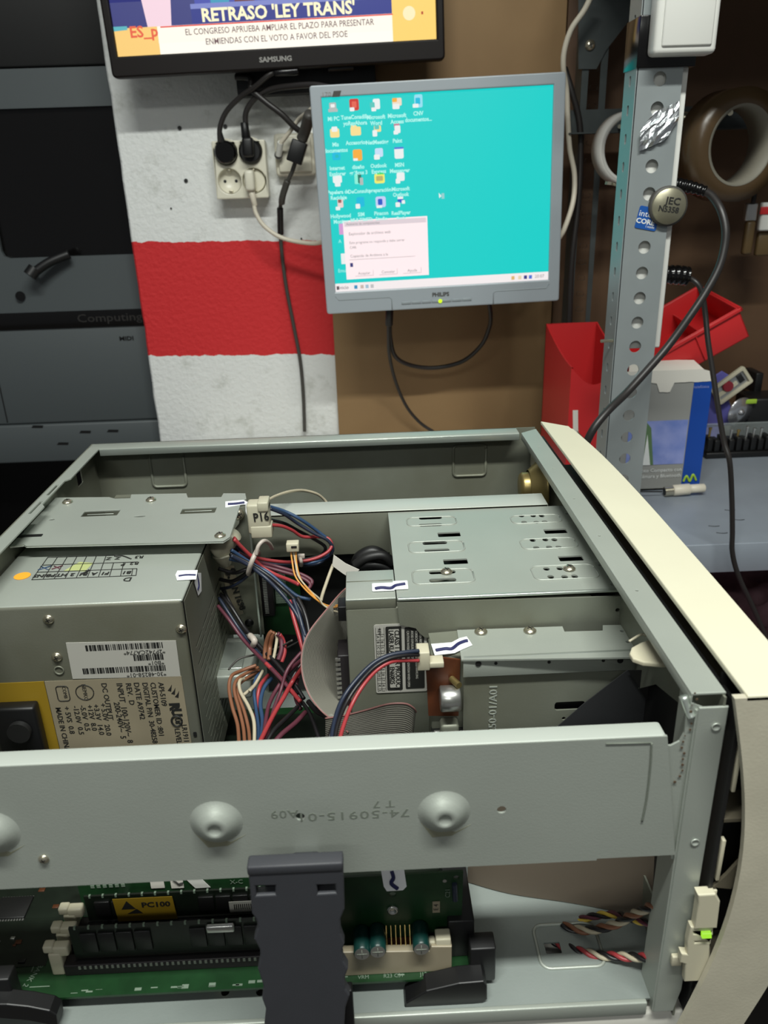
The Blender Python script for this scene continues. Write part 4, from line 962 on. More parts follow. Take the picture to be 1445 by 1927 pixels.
# plate over the power supply
b = B()
pz = .968
o = [(-0.2735,0.6486,0.968),(-0.2234,0.6444,0.968),(-0.2172,0.6401,0.968),(-0.2035,0.6398,0.968),(-0.2049,0.6487,0.968),(-0.1575,0.6461,0.968),(-0.1542,0.6358,0.968),(-0.1249,0.6339,0.968),(-0.1244,0.6425,0.968),(-0.1059,0.6405,0.968),(-0.1034,0.6279,0.968),(-0.1068,0.6163,0.968),(-0.106,0.5503,0.968),(-0.1097,0.543,0.968),(-0.2577,0.5489,0.968),(-0.2605,0.5519,0.968),(-0.2775,0.5489,0.968)]
o2 = [(p[0], p[1]) for p in o[:-1]] + [(XL + .002, o[-1][1]), (XL + .002, o[0][1])]
def zr(p, q): return rr(min(p[0], q[0]), min(p[1], q[1]), max(p[0], q[0]), max(p[1], q[1]), .0008, 2)
hs = [circ(*(-0.2563,0.5991,0.968)[:2], .0022, 12, .0016), circ(*(-0.1855,0.5985,0.968)[:2], .0048, 14, .0016),
      zr((-0.2346,0.6147,0.968), (-0.2051,0.6027,0.968)), zr((-0.1535,0.612,0.968), (-0.1253,0.6,0.968))]
b.sheet(o2, top((0, 0, pz)), .0014, 'steel', holes=hs, bev=.0003)
pp = b.build('support_plate', case)
for a, c in (((-0.2351,0.6056,0.969), (-0.2035,0.6068,0.969)), ((-0.1555,0.6052,0.969), (-0.1232,0.6041,0.969))):
    b = B(); b.box((a[0] + .005, min(a[1], c[1]) + .0002, .9683), (c[0] - .005, max(a[1], c[1]) - .0002, .9690), 'steel', .0003); b.build('raised_tab', pp)
for q in ((-0.2558,0.6356,0.969), (-0.1845,0.6329,0.969), (-0.1134,0.5527,0.969)): screw(pp, q, (0, 0, 1), .0038)
b = B(); q = (-0.2595,0.5671,0.969); b.box((q[0] - .013, q[1] - .0018, .9685), (q[0] + .007, q[1] + .0018, .9694), 'black'); b.box((q[0] - .017, q[1] + .001, .9685), (q[0] - .010, q[1] + .008, .9694), 'black'); b.build('slot_opening', pp)
b = B(); b.box(((-0.221,0.6505,0.965)[0], (-0.221,0.6505,0.965)[1], .9625), ((-0.2059,0.6488,0.965)[0], (-0.2065,0.6514,0.965)[1] + .006, .9655), 'steel_in'); b.build('lower_tab', pp)
# hanging bracket with a label below the plate's right end
b = B()
g = [(-0.1263,0.612,0.9318),(-0.1085,0.612,0.9531),(-0.1062,0.612,0.9674),(-0.1,0.612,0.9685),(-0.0974,0.612,0.9155),(-0.0965,0.612,0.8898),(-0.0967,0.612,0.846),(-0.1309,0.612,0.8467)]
b.sheet([(p[0], p[2]) for p in g], front((0, .612, 0)), .0016, 'steel_in'); br = b.build('card_bracket', case)
b = B(); b.box(((-0.1,0.612,0.9685)[0], .606, (-0.0967,0.612,0.846)[2]), ((-0.1,0.612,0.9685)[0] + .0014, .612, (-0.1001,0.612,0.9671)[2]), 'steel_bright'); b.build('bracket_edge', br)
b = B(); b.sheet([(p[0], p[2]) for p in [(-0.1239,0.6105,0.9149),(-0.1167,0.6105,0.9146),(-0.1132,0.6105,0.8677),(-0.1217,0.6105,0.8655),(-0.127,0.6105,0.9023)]], front((0, .6108, 0)), .0006, 'label_cream')
b.text('S.', FR((-0.12,0.61,0.9079), (.35, 0, -1), (1, 0, .35)), .013, 'black_ink', bold=.0003); b.text('AN 1698', FR((-0.1164,0.61,0.8855), (.22, 0, -1), (1, 0, .22)), .0075, 'black_ink', bold=.0002)
b.build('label', br)
screw(br, (-0.1087,0.609,0.8593), (0, -1, 0), .0034, mname='black'); screw(br, (-0.1075,0.608,0.9629), (.4, -1, .2), .0042)

# 5.25 inch drive cage
b = B()
cz = .955
X0, X1, Y0, Y1 = .0165, .1675, .468, .6165
hs = []
def cen_(q): return (q[0], q[1])
slots = [((0.0505,0.6014,0.955), (0.0493,0.5873,0.955)), ((0.0496,0.5527,0.955), (0.05,0.5394,0.955)), ((0.0504,0.5034,0.955), (0.0495,0.4913,0.955))]
for a, c in slots:
    for q in (a, c): hs.append(rr(q[0] - .0094, q[1] - .0027, q[0] + .0094, q[1] + .0027, .002, 3))
for q in ((0.0622,0.5673,0.955), (0.0617,0.5194,0.955), (0.1457,0.5652,0.955), (0.1457,0.5168,0.955)):
    hs.append(rr(q[0] - .0088, q[1] - .0042, q[0] + .0088, q[1] + .0042, .0008, 2))
dots = [(0.1252,0.5982,0.955), (0.1347,0.5972,0.955), (0.1416,0.5965,0.955), (0.1249,0.5851,0.955), (0.1346,0.5841,0.955), (0.1415,0.5845,0.955),
        (0.1246,0.5503,0.955), (0.1344,0.5503,0.955), (0.1412,0.5497,0.955), (0.1246,0.537,0.955), (0.1343,0.537,0.955), (0.1414,0.5363,0.955),
        (0.1244,0.5017,0.955), (0.1339,0.5016,0.955), (0.1247,0.4894,0.955), (0.1342,0.4885,0.955), (0.1413,0.4887,0.955)]
for q in dots: hs.append(circ(q[0], q[1], .0023, 14, .0027))
for q in ((0.1702,0.5401,0.955), (0.1657,0.5038,0.955), (0.1703,0.571,0.955), (0.1657,0.4747,0.955), (0.1653,0.5986,0.955)): hs.append(circ(q[0] - .002, q[1], .0015, 10))
b.sheet([(X0, Y0), (X1, Y0), (X1, Y1), (X0 - .0005, Y1)], top((0, 0, cz)), .0012, 'steel', holes=hs)
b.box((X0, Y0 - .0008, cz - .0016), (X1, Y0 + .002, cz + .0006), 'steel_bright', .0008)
b.sheet([(p[0], p[2]) for p in [(0.0164,0.4675,0.9526),(0.169,0.4675,0.9502),(0.1702,0.4675,0.9193),(0.035,0.4675,0.9244),(0.0314,0.4675,0.9279),(0.0286,0.4675,0.9322),(0.0178,0.4675,0.9353)]], front((0, Y0, 0)), .0012, 'steel_in', holes=[circ(*[(0.1663,0.4675,0.9396)[i] for i in (0, 2)], .0016, 10)])
b.box((X0, Y1 - .001, .80), (X1, Y1, cz), 'steel_in')
cg = b.build('drive_cage', case)
b = B(); b.box((X0 + .006, .5145, .80), (X1 - .002, .6150, .9500), 'black'); part(b.build('bay_shade_fill', cg), 'black filler added to darken the slots of the drive cage')  # black block inside the cage so its slots look shaded
for q, w, h in (((0.0508,0.5947,0.955), .040, .017), ((0.0502,0.546,0.955), .042, .019), ((0.0504,0.4969,0.955), .043, .021), ((0.1355,0.5905,0.955), .040, .016), ((0.1354,0.5435,0.955), .042, .018), ((0.1359,0.4957,0.955), .045, .021)):
    b = B(); P_ = rr(q[0] - w / 2, q[1] - h / 2, q[0] + w / 2, q[1] + h / 2, .005, 4); b.tube([(x, y, cz + .0007) for x, y in P_ + P_[:1]], .0006, 'steel', 6, 0); b.build('embossed_outline', cg)
for q in ((0.0533,0.5025,0.9562), (0.1402,0.4995,0.9562)): screw(cg, q, (0, 0, 1), .0038)
# 3.5 inch cage below it
b = B()
lz = .930
o = [(0.0566,0.4655,0.93),(0.1283,0.4644,0.93),(0.1281,0.4576,0.93),(0.1537,0.4568,0.93),(0.1557,0.4636,0.93),(0.1758,0.4626,0.93),(0.1679,0.4235,0.93),(0.0551,0.4293,0.93)]
b.sheet([(p[0], p[1]) for p in o], top((0, 0, lz)), .0012, 'steel', holes=[circ(*(0.1662,0.4551,0.93)[:2], .0014, 10), circ(*(0.1659,0.4419,0.93)[:2], .0014, 10)])
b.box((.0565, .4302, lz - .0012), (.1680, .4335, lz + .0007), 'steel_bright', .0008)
b.box((.0565, .4302, .9165), (.1680, .4312, lz), 'steel', .0002)
fh = [rr((0.118,0.434,0.8896)[0], (0.1182,0.434,0.8849)[2], (0.1383,0.434,0.8885)[0], (0.1381,0.434,0.8915)[2], .002, 3), circ(*[(0.1247,0.434,0.8781)[i] for i in (0, 2)], .0013, 10)]
b.sheet([(.0572, .766), (.1680, .766), (.1680, .9165), (.0572, .9165)], front((0, .434, 0)), .0012, 'steel_in', holes=fh)
lc = b.build('lower_drive_cage', case)
for q in ((0.0723,0.4612,0.931), (0.1052,0.4598,0.931)): screw(lc, q, (0, 0, 1), .0038)
for q, r in (((0.0661,0.43,0.9266), .0020), ((0.0774,0.43,0.9264), .0011), ((0.1117,0.43,0.9255), .0011), ((0.1468,0.43,0.9249), .0011), ((0.1578,0.43,0.9243), .0020)):
    b = B(); b.sheet(circ(0, 0, r, 12), front((q[0], .4299, q[2])), .0004, 'dark'); b.build('screw_hole', lc)
b = B(); b.text('250-01/A01', FR(((0.0771,0.433,0.8883)[0], .4333, (0.0771,0.433,0.8883)[2]), (0, 0, 1), (-1, 0, 0)), .0075, 'steel', .0003, sx=1.1); part(b.build('stamped_number', lc), 'raised stamped number reading upwards')
# folded black film and brown shield
b = B()
b.sheet([(p[0], p[2]) for p in [(0.1599,0.42,0.9232),(0.1774,0.42,0.8946),(0.1974,0.42,0.855),(0.1011,0.42,0.8605),(0.1176,0.42,0.8819),(0.1338,0.42,0.8991)]], front((0, .421, 0)), .0006, 'film')
b.sheet([(p[0], p[2]) for p in [(0.1591,0.418,0.9246),(0.1931,0.418,0.9229),(0.1936,0.418,0.8568),(0.1965,0.418,0.8567),(0.1765,0.418,0.8962)]], front((0, .4185, 0)), .0006, 'dark')
part(b.build('film_sheet', case), 'black film folded over the lower drive cage')
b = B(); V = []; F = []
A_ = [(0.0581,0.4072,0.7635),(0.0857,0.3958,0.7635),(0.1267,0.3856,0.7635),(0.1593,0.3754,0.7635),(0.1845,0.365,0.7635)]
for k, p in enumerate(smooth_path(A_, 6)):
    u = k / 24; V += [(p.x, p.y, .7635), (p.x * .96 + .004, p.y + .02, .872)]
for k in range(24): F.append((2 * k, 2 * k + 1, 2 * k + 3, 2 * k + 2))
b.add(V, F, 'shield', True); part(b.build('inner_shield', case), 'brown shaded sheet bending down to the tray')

# cream front bezel: inner edge bowed, outer edge bowed the same way
def bow(z):
    u = (z - .757) / (.987 - .757)
    return .0195 * math.sin(math.pi * max(0, min(1, u)) ) 
b = B(); V = []; F = []
zs = [.757 + (.987 - .757) * k / 24 for k in range(25)]
for z in zs: V += [(.1665 + bow(z) * .95, .302, z), (.2035 + bow(z) * 1.15 - (.0030 if z > .984 else 0), .302, z), (.1665 + bow(z) * .95, .3055, z), (.2035 + bow(z) * 1.15 - (.0030 if z > .984 else 0), .3055, z)]
for k in range(24):
    a = 4 * k
    F += [(a, a + 4, a + 5, a + 1), (a + 2, a + 3, a + 7, a + 6), (a, a + 2, a + 6, a + 4), (a + 1, a + 5, a + 7, a + 3)]
F += [(96, 97, 99, 98), (0, 1, 3, 2)]
b.add(V, F, 'cream_dirty'); part(b.build('bezel_end', case), 'curved cream end of the front bezel, greyer with dirt')
b = B()
o = [(.1725, .302), (.2035, .302)] + [(p[0], p[1]) for p in smooth_path([(.2045, .35, 0), (.206, .45, 0), (.2065, .56, 0), (.2045, .65, 0), (.199, .728, 0)], 6)] + [(.1975, .7295), (.1970, .737), (.1740, .757)]
b.sheet(o, top((0, 0, .9865)), .0035, 'cream', bev=.0008)
b.build('bezel_top', case)
b = B(); V = []; F = []
ys = [.303, .4, .5, .6, .7, .732]
for y in ys:
    for z in zs: V.append((.2035 + bow(z) * 1.15, y, min(z, .9855)))
for j in range(len(ys) - 1):
    for k in range(24): a = j * 25 + k; F.append((a, a + 1, a + 26, a + 25))
b.add(V, F, 'cream', True)
b.add([(v[0] - .003, v[1], v[2]) for v in V], F, 'olive', True)
part(b.build('bezel_face', case), 'bowed outer face of the cream bezel')
b = B()
b.box((.1735, .309, .757), (.1755, .75, .975), 'dark'); b.box((.1735, .3295, .757), (.200, .3315, .982), 'dark')  # dark fill stands in for shade behind the frame opening
for z in (.80, .905, .960): b.box((.175, .309, z), (.197 + bow(z) * .8, .70, z + .002), 'olive')
b.sheet([(.176, .86), (.182, .868), (.204, .905), (.204, .898), (.186, .858)], front((0, .310, 0)), .002, 'olive')
for z in (.925, .865, .83): b.box((.1765, .3085, z), (.1785, .312, z + .028), 'ivory', .0004)
part(b.build('bezel_ribs', case), 'dusty brown ribs inside the bezel, with a dark fill for shade')

# cream clips beside the post
lc_ = None
b = B()
cb0 = (0.1669,0.308,0.8569); 
g = [(0.1664,0.306,0.8592),(0.1758,0.306,0.8594),(0.1791,0.306,0.8537),(0.18,0.306,0.8339),(0.1677,0.306,0.834),(0.1675,0.306,0.8522)]
b.sheet([(p[0], p[2]) for p in g], front((0, .308, 0)), .006, 'ivory', bev=.0008)
g = [(0.1659,0.306,0.8345),(0.1786,0.306,0.8336),(0.1786,0.306,0.8227),(0.1796,0.306,0.8101),(0.1802,0.306,0.7913),(0.1675,0.306,0.7914),(0.1664,0.306,0.8056),(0.1633,0.306,0.8071),(0.163,0.306,0.8143),(0.1664,0.306,0.8136),(0.1656,0.306,0.8223)]
b.sheet([(p[0], p[2]) for p in g], front((0, .3085, 0)), .005, 'ivory', bev=.0008, holes=[[(p[0], p[2]) for p in [(0.1681,0.306,0.8307),(0.1775,0.306,0.8305),(0.1778,0.306,0.8288),(0.1683,0.306,0.8291)]], [(p[0], p[2]) for p in [(0.1696,0.306,0.8233),(0.1773,0.306,0.8232),(0.1775,0.306,0.8219),(0.1698,0.306,0.8221)]]])
lh = part(b.build('light_holder', case), 'cream plastic clip beside the corner post')
b = B(); g = [(0.1718,0.305,0.8313),(0.177,0.305,0.8313),(0.1775,0.305,0.8276),(0.1722,0.305,0.8276)]
b.sheet([(p[0], p[2]) for p in g], front((0, .306, 0)), .004, 'led', bev=.0003); part(b.build('light_pipe', lh), 'glowing yellow-green light')
b = B(); b.box(tuple(Vector((0.1606,0.311,0.7991)) + Vector((0, -.001, 0))), tuple(Vector((0.1665,0.311,0.8064)) + Vector((0, .002, 0))), 'ivory', .0006); part(b.build('clip_nose', lh), 'small tongue hooked through the post')
# rounded cream lever
b = B(); lz_ = .962
g = [(0.1719,0.3742,0.962),(0.1758,0.4011,0.962),(0.1669,0.3959,0.962),(0.1538,0.3895,0.962),(0.1471,0.3849,0.962),(0.144,0.3791,0.962),(0.1441,0.3737,0.962),(0.1487,0.3696,0.962),(0.1583,0.3673,0.962),(0.1691,0.367,0.962)]
b.sheet([(p[0], p[1]) for p in g], top((0, 0, lz_)), .003, 'ivory', bev=.0008); b.build('release_lever', case)
b = B(); b.tube([(0.1485,0.3933,0.962),(0.1571,0.3986,0.963),(0.1598,0.3972,0.963)], .0008, 'ivory', 6, 3); b.build('lever_spring', case)
b = B(); q = (0.1623,0.735,0.9631); q2 = (0.1725,0.735,0.9461); b.box((q[0], .725, q2[2]), (.166, .745, q[2]), 'ivory', .002); b.build('retaining_clip', case)
# speaker
q = (0.1727,0.69,0.9474)
b = B(); T_ = FR((.166, .69, q[2] - .004), (0, 1, 0), (0, 0, 1)).copy(); T_ = FR((.163, .69, q[2] - .002), (0, -1, 0), (0, 0, 1))
b.lathe([(.028, 0), (.028, .002), (.024, .004), (.016, .013), (.0155, .0135)], T_, 'brass', 36); b.lathe([(.0135, .013), (.0135, .019), (.012, .021), (.0001, .021)], T_, 'brass', 30)
b.build('speaker', case)

# ------------------------------------------------------------------ dark plastic arm in front of the crossbar
g = [(-0.0643,0.285,0.9151),(-0.0195,0.285,0.9132),(-0.0192,0.285,0.9084),(-0.0198,0.285,0.8847),(-0.0223,0.285,0.8776),(-0.0225,0.285,0.8681),(-0.021,0.285,0.8609),(-0.0226,0.285,0.8554),(-0.0221,0.285,0.8485),(-0.02,0.285,0.8429),(-0.0222,0.285,0.836),(-0.0221,0.285,0.8281),(-0.0201,0.285,0.8231),(-0.0228,0.285,0.8136),(-0.0239,0.285,0.8016),(-0.0249,0.285,0.7877),(-0.0262,0.285,0.7658),(-0.0678,0.285,0.7692),(-0.0665,0.285,0.791),(-0.0661,0.285,0.8049),(-0.0643,0.285,0.8159),(-0.0656,0.285,0.8241),(-0.064,0.285,0.8328),(-0.0658,0.285,0.8463),(-0.0637,0.285,0.8545),(-0.0635,0.285,0.8598),(-0.0657,0.285,0.8675),(-0.0631,0.285,0.8754),(-0.0634,0.285,0.8808),(-0.0651,0.285,0.8849),(-0.0647,0.285,0.8973)]
t = thing('plastic_arm', (g[16][0] - .02, .285, .752), 'dark grey plastic arm with wavy edges hooked on the front of the crossbar', 'plastic part')
zz_ = min(p[2] for p in g)
g = [(p[0], max(p[2], .7525)) for p in g]
b = B(); b.sheet(g, front((0, .288, 0)), .006, 'bracket', bev=.0008, holes=[[(p[0], p[2]) for p in [(-0.0616,0.285,0.903),(-0.0522,0.285,0.9027),(-0.0527,0.285,0.8968),(-0.0619,0.285,0.8967)]], [(p[0], p[2]) for p in [(-0.0323,0.285,0.9017),(-0.0234,0.285,0.9015),(-0.0234,0.285,0.8959),(-0.0322,0.285,0.8958)]]])
b.build('arm_plate', t)
b = B(); b.box((g[0][0] - .0005, .2845, g[0][1] - .005), (g[1][0] + .0005, .2925, g[0][1] + .0005), 'bracket', .001); b.build('top_lip', t)
b = B(); b.box((g[0][0] + .018, .2915, g[0][1] - .024), (g[1][0] - .013, .3124, g[0][1] - .019), 'bracket', .0015); b.build('hook_tab', t)
b = B()
for px_ in (g[3][0] - .014, g[0][0] + .006): b.box((px_, .2905, g[0][1] - .022), (px_ + .010, .296, g[0][1] - .010), 'black', .0005)
b.build('latch_pocket', t)
b = B(); b.box(((-0.0263,0.3,0.7918)[0], .300, .7525), ((-0.0196,0.3,0.7912)[0], .306, (-0.0233,0.3,0.8061)[2]), 'black', .0008); b.build('side_foot', t)

# ================================================================== power supply
psu = thing('power_supply', (-.2, .545, .79), 'grey metal power supply with paper labels, at the left inside the open case', 'power supply')
PS, PR_, PT = .475, -.1272, .957
b = B()
b.box((-.2695, PS, .79), (PR_ - .0015, .625, PT), 'steel_dirty_shaded', .0025, seg=3)
b.box((-.2695, PS + .001, PT - .002), (PR_ - .001, .624, PT + .0002), 'steel', .0010)
b.build('housing', psu)
# vented side
sl = []
for r_ in range(15):
    for k in range(4):
        y = .490 + .027 * k + .006 * (r_ % 2); z = .910 - r_ * .0075
        sl.append([(y, z), (y + .023, z), (y + .023, z + .0019), (y, z + .0019)])
b = B(); b.sheet([(PS + .001, .7905), (.6245, .7905), (.6245, PT - .001), (PS + .001, PT - .001)], FR((PR_ + .0002, 0, 0), (0, 1, 0), (0, 0, 1)), .0003, 'steel_in', holes=sl)
b.box((PR_ - .0012, PS + .003, .793), (PR_ - .0001, .622, PT - .003), 'black')  # black backing gives the vent slots their inner shade
b.build('vent_panel', psu)
for q in ((-0.2192,0.4745,0.9469), (-0.1313,0.4745,0.9351), (-0.2191,0.4745,0.917)): screw(psu, (q[0], PS - .0002, q[2]), (0, -1, 0), .0032)
b = B(); q = (-0.2197,0.4745,0.9062); b.lathe([(.0036, 0), (.0034, .0005), (.0028, .0005), (.0024, -.001), (.0001, -.001)], front((q[0], PS - .0003, q[2])), 'steel_in', 20); b.build('dimple', psu)
b = B(); q = (-0.1326,0.4745,0.8468); b.sheet(rr(-.0012, -.002, .0012, .002, .0006), front((q[0], PS - .0004, q[2])), .0004, 'dark'); b.build('hole', psu)
def Y(q, d): return (q[0], PS - d, q[2])
# barcode label
g = [(-0.2109,0.4748,0.9283),(-0.1361,0.4748,0.9263),(-0.1366,0.4748,0.8972),(-0.2115,0.4748,0.8989)]
b = B(); b.sheet([(p[0], p[2]) for p in g], front((0, PS - .0004, 0)), .0004, 'label_grey'); lb = b.build('barcode_label', psu)
b = B(); random.seed(11)
def bars(x0, x1, zc, h):
    x = x0
    while x < x1:
        w = random.choice((.0004, .0007, .0011, .0016)); 
        b.sheet([(x, zc - h / 2), (min(x + w, x1), zc - h / 2), (min(x + w, x1), zc + h / 2), (x, zc + h / 2)], front((0, PS - .0007, 0)), .0001, 'black_ink'); x += w + random.choice((.0003, .0005, .0009))
bars((-0.1983,0.475,0.9242)[0], (-0.145,0.475,0.9228)[0], (-0.1716,0.475,0.9233)[2], .0046)
bars((-0.1668,0.475,0.914)[0], (-0.1456,0.475,0.9133)[0], (-0.1562,0.475,0.9139)[2], .0046)
bars((-0.2034,0.475,0.9054)[0], (-0.1461,0.475,0.9042)[0], (-0.1744,0.475,0.9048)[2], .0046)
for s_, q in (('*2P742CA774*', (-0.1588,0.475,0.9183)), ('*B01*', (-0.152,0.475,0.9093)), ('*30-48258-01*', (-0.16,0.475,0.9001))):
    b.text(s_, front_down(Y(q, .0007)), .0046, 'black_ink', .00006, sx=1.0)
b.build('barcode_print', lb)
# spec label, text running downwards
g = [(-0.2313,0.4748,0.8978),(-0.1366,0.4748,0.8972),(-0.137,0.4748,0.8334),(-0.2335,0.4748,0.8389)]
b = B(); b.sheet([(g[0][0], .838), (g[1][0] + .0005, .838), (g[1][0] + .0005, g[1][2]), (g[0][0], g[0][2])], front((0, PS - .0004, 0)), .0004, 'label_cream'); sl_ = b.build('spec_label', psu)
b = B()
def dt(s_, q, size, sx=1.0): b.text(s_, down_text(Y(q, .0007)), size, 'black_ink', .00006, align='LEFT', sx=sx, bold=.00008)
dt('API-5109', (-0.1513,0.475,0.893), .0053, 1.02); dt('CUSTOMER ID :801', (-0.1569,0.475,0.8933), .0053, 1.05); dt('DIGITAL P/N  30-48258', (-0.1624,0.475,0.8935), .0053, 1.0)
dt('DATE A9742', (-0.1683,0.475,0.8939), .0053, 1.1); dt('REV.  D', (-0.1739,0.475,0.8937), .0053, 1.1); dt('INPUT  100-120V~  8', (-0.1802,0.475,0.894), .0058, 1.0); dt('200-240V~  5', (-0.1846,0.475,0.8781), .0058, 1.0)
dt('DC OUTPUT', (-0.1909,0.475,0.8946), .0053, 1.05); dt('+ 5.0V  20.0', (-0.1944,0.475,0.8777), .0052, 1.1); dt('+3.3V  14.0', (-0.1994,0.475,0.877), .0052, 1.1); dt('+12V  8.0', (-0.2039,0.475,0.8768), .0052, 1.1); dt('-5.0V  0.5', (-0.2088,0.475,0.8766), .0052, 1.1)
dt('-12.0V  0.5', (-0.2138,0.475,0.8764), .0052, 1.1); dt('+ 5VS  0.8', (-0.2202,0.475,0.8763), .0052, 1.1); dt('MADE IN CHINA', (-0.2263,0.475,0.8758), .0052, 1.0)
dt('LR1911', (-0.1396,0.475,0.8562), .0052, 1.0); dt('LEVEL', (-0.145,0.475,0.8528), .0052, 1.0)
b.build('spec_print', sl_)
b = B()
def ring(q, rx, rz, w=.00035, sq=False):
    P_ = rr(-rx, -rz, rx, rz, .002, 4) if sq else circ(0, 0, rx, 26, rz)
    b.tube([(q[0] + x, PS - .0007, q[2] + z) for x, z in P_ + P_[:1]], w, 'black_ink', 4, 0)
ring((-0.2051,0.475,0.8873), .0062, .0062); ring((-0.2204,0.475,0.8872), .0042, .0062, sq=True); ring((-0.1442,0.475,0.8593), .0036, .0044, .0008)
b.build('approval_print', sl_)
b = B()
b.text('NEMKO', down_text(Y((-0.2051,0.475,0.8873), .0007)), .004, 'black_ink', .00006); b.text('COMB', down_text(Y((-0.2191,0.475,0.888), .0007)), .0035, 'black_ink', .00006); b.text('US', down_text(Y((-0.1438,0.475,0.8593), .0007)), .0042, 'black_ink', .00006, bold=.0003)
b.text('R', FR(Y((-0.1444,0.475,0.8722), .0007), (0, 0, -1), (1, 0, 0)), .0095, 'black_ink', .00006, bold=.0006); b.text('U', FR(Y((-0.1436,0.475,0.8667), .0007), (0, 0, -1), (1, 0, 0)), .0095, 'black_ink', .00006, bold=.0006)
b.build('approval_print', sl_)
b = B()
for dx, dz in ((0, 0), (.0022, -.0028), (.0044, -.0056)):
    q = Y((-0.1452,0.475,0.8886), .0007); b.sheet([(q[0] + dx - .002, q[2] + dz - .0028), (q[0] + dx, q[2] + dz - .0005), (q[0] + dx + .0016, q[2] + dz + .0022), (q[0] + dx + .001, q[2] + dz - .001), (q[0] + dx + .0004, q[2] + dz - .0038)], front((0, q[1], 0)), .0001, 'black_ink')
b.build('maker_logo', sl_)
b = B(); g0 = (-0.2624,0.475,0.8975); b.sheet([(-.2694, .838), (g[0][0] - .0005, .838), (g[0][0] - .0005, g[0][2]), (-.2694, g[0][2])], front((0, PS - .00035, 0)), .0004, 'yellow_label'); b.build('warning_label', psu)
b = B(); g = [(-0.2748,0.455,0.901),(-0.2319,0.455,0.8987),(-0.2348,0.455,0.8506),(-0.2857,0.455,0.8535)]
b.box((-.268, .464, .83), ((-0.2381,0.464,0.8619)[0], .4742, (-0.2428,0.474,0.8833)[2]), 'black', .002); b.cyl((-.250, .463, .866), (-.250, .459, .866), .008, 'dark', 20); b.build('power_inlet', psu)
# hand-drawn grid of marks on the top
b = B(); zt = PT + .0005
gp = lambda q: (q[0], q[1], zt)
def ln(p, q, m='black_ink', w=.00028): b.tube([gp(p), gp(q)], w, m, 4, 0)
TL, TRr, BR, BL = (-0.2448,0.5511,0.957), (-0.1753,0.5492,0.957), (-0.1689,0.5144,0.957), (-0.2432,0.5145,0.957)
def lerp(a, c, u): return tuple(a[i] + (c[i] - a[i]) * u for i in range(3))
for v in (0, .36, .68, 1):
    p0 = lerp(TL, BL, v); p1 = lerp(TRr, BR, v); e_ = {0: .74, .36: 1, .68: 1, 1: 1}[v]; ln(p0, lerp(p0, p1, e_))
for k in range(10):
    u = k / 9.4; v0 = 0 if k < 7 else (.36 if k < 9 else .68)
    if k in (5, 6): v0 = 0
    ln(lerp(lerp(TL, BL, v0), lerp(TRr, BR, v0), u), lerp(BL, BR, u))
ln(lerp(TRr, BR, .68), BR)
b.build('inspection_grid', psu)
b = B()
for i, s_ in enumerate(('INS', 'PB', 'HT', '2', 'B1', 'A', 'F1', '', 'B1')):
    p = lerp(lerp(TL, BL, .84), lerp(TRr, BR, .84), (i + .5) / 9.4)
    if s_: b.text(s_, top_down((p[0], p[1], zt)), .0062, 'black_ink', .00006, bold=.0002)
for s_, q in (('R3', (-0.1743,0.5454,0.957)), ('Z', (-0.1969,0.5448,0.957)), ('Z', (-0.1902,0.5451,0.957)), ('R2', (-0.1752,0.5347,0.957)), ('P', (-0.1831,0.5337,0.957)), ('D', (-0.1735,0.5091,0.957))):
    b.text(s_, top_down(gp(q)), .0062 if s_ != 'D' else .0085, 'black_ink', .00006, bold=.0001)
b.tube([gp(q) for q in ((-0.1938,0.5481,0.957), (-0.1879,0.5485,0.957), (-0.1795,0.5423,0.957))], .0006, 'black_ink', 4, 4)
b.tube([gp(q) for q in ((-0.21,0.5198,0.957), (-0.2077,0.5221,0.957), (-0.2059,0.5262,0.957))], .0009, 'black_ink', 4, 4)
b.build('stamped_letters', psu)
b = B()
for c_, q, r_ in (('blue_wire', (-0.2406,0.5329,0.957), .0038), ('plum_wire', (-0.2313,0.5329,0.957), .0032)):
    for s_ in (-1, 1): b.tube([(q[0] - r_, q[1] - r_ * s_ * .8, zt), (q[0] + r_, q[1] + r_ * s_ * .8, zt)], .0005, c_, 4, 0)
part(b.build('pen_crosses', psu), 'blue and plum pen crosses')
b = B(); pts = [gp(q) for q in ((-0.2247,0.5271,0.957), (-0.2176,0.5413,0.957), (-0.2065,0.5385,0.957), (-0.2085,0.5248,0.957))]
ym = mat('pale_yellow_stain', (176, 184, 124), .6)
b.add([(p[0], p[1], zt - .00015) for p in pts], [(0, 1, 2, 3)], ym); part(b.build('highlighter_mark', psu), 'pale yellow highlighter stain')
b = B(); q = (-0.2525,0.5212,0.957); b.sheet(circ(0, 0, .0058, 28), top((q[0], q[1], zt)), .0002, 'orange'); part(b.build('round_sticker', psu), 'round orange sticker')

# ================================================================== drives
cd_ = thing('optical_drive', (.0, .49, .81), 'grey disc drive on edge with laser warning label, sticking out of the upper drive cage', 'disc drive')
b = B()
cx0, cx1 = -.0182, .150
b.box((cx0, .4695, .812), (cx1, .511, .9480), 'steel_in', .0012); b.box((cx0 + .0001, .4694, .9475), (.0158, .5111, .9552), 'steel_in', .0005); b.box((cx0 + .0002, .4693, .9538), (.0158, .5112, .9554), 'steel', .0005)
b.tube([(-0.0176,0.4946,0.9556),(0.0003,0.4946,0.9556),(0.0144,0.4949,0.9556)], .0003, 'steel_in', 5, 0)
b.build('housing', cd_)
g0 = (0.0001,0.469,0.9353); g1 = (0.0362,0.469,0.8797)
b = B(); b.sheet(rr(g0[0], g1[2], g1[0], g0[2], .0014), front((0, .4690, 0)), .0004, 'label_grey'); ll = b.build('laser_label', cd_)
W_ = g1[0] - g0[0]; H_ = g0[2] - g1[2]
def lx(u): return g0[0] + u * W_
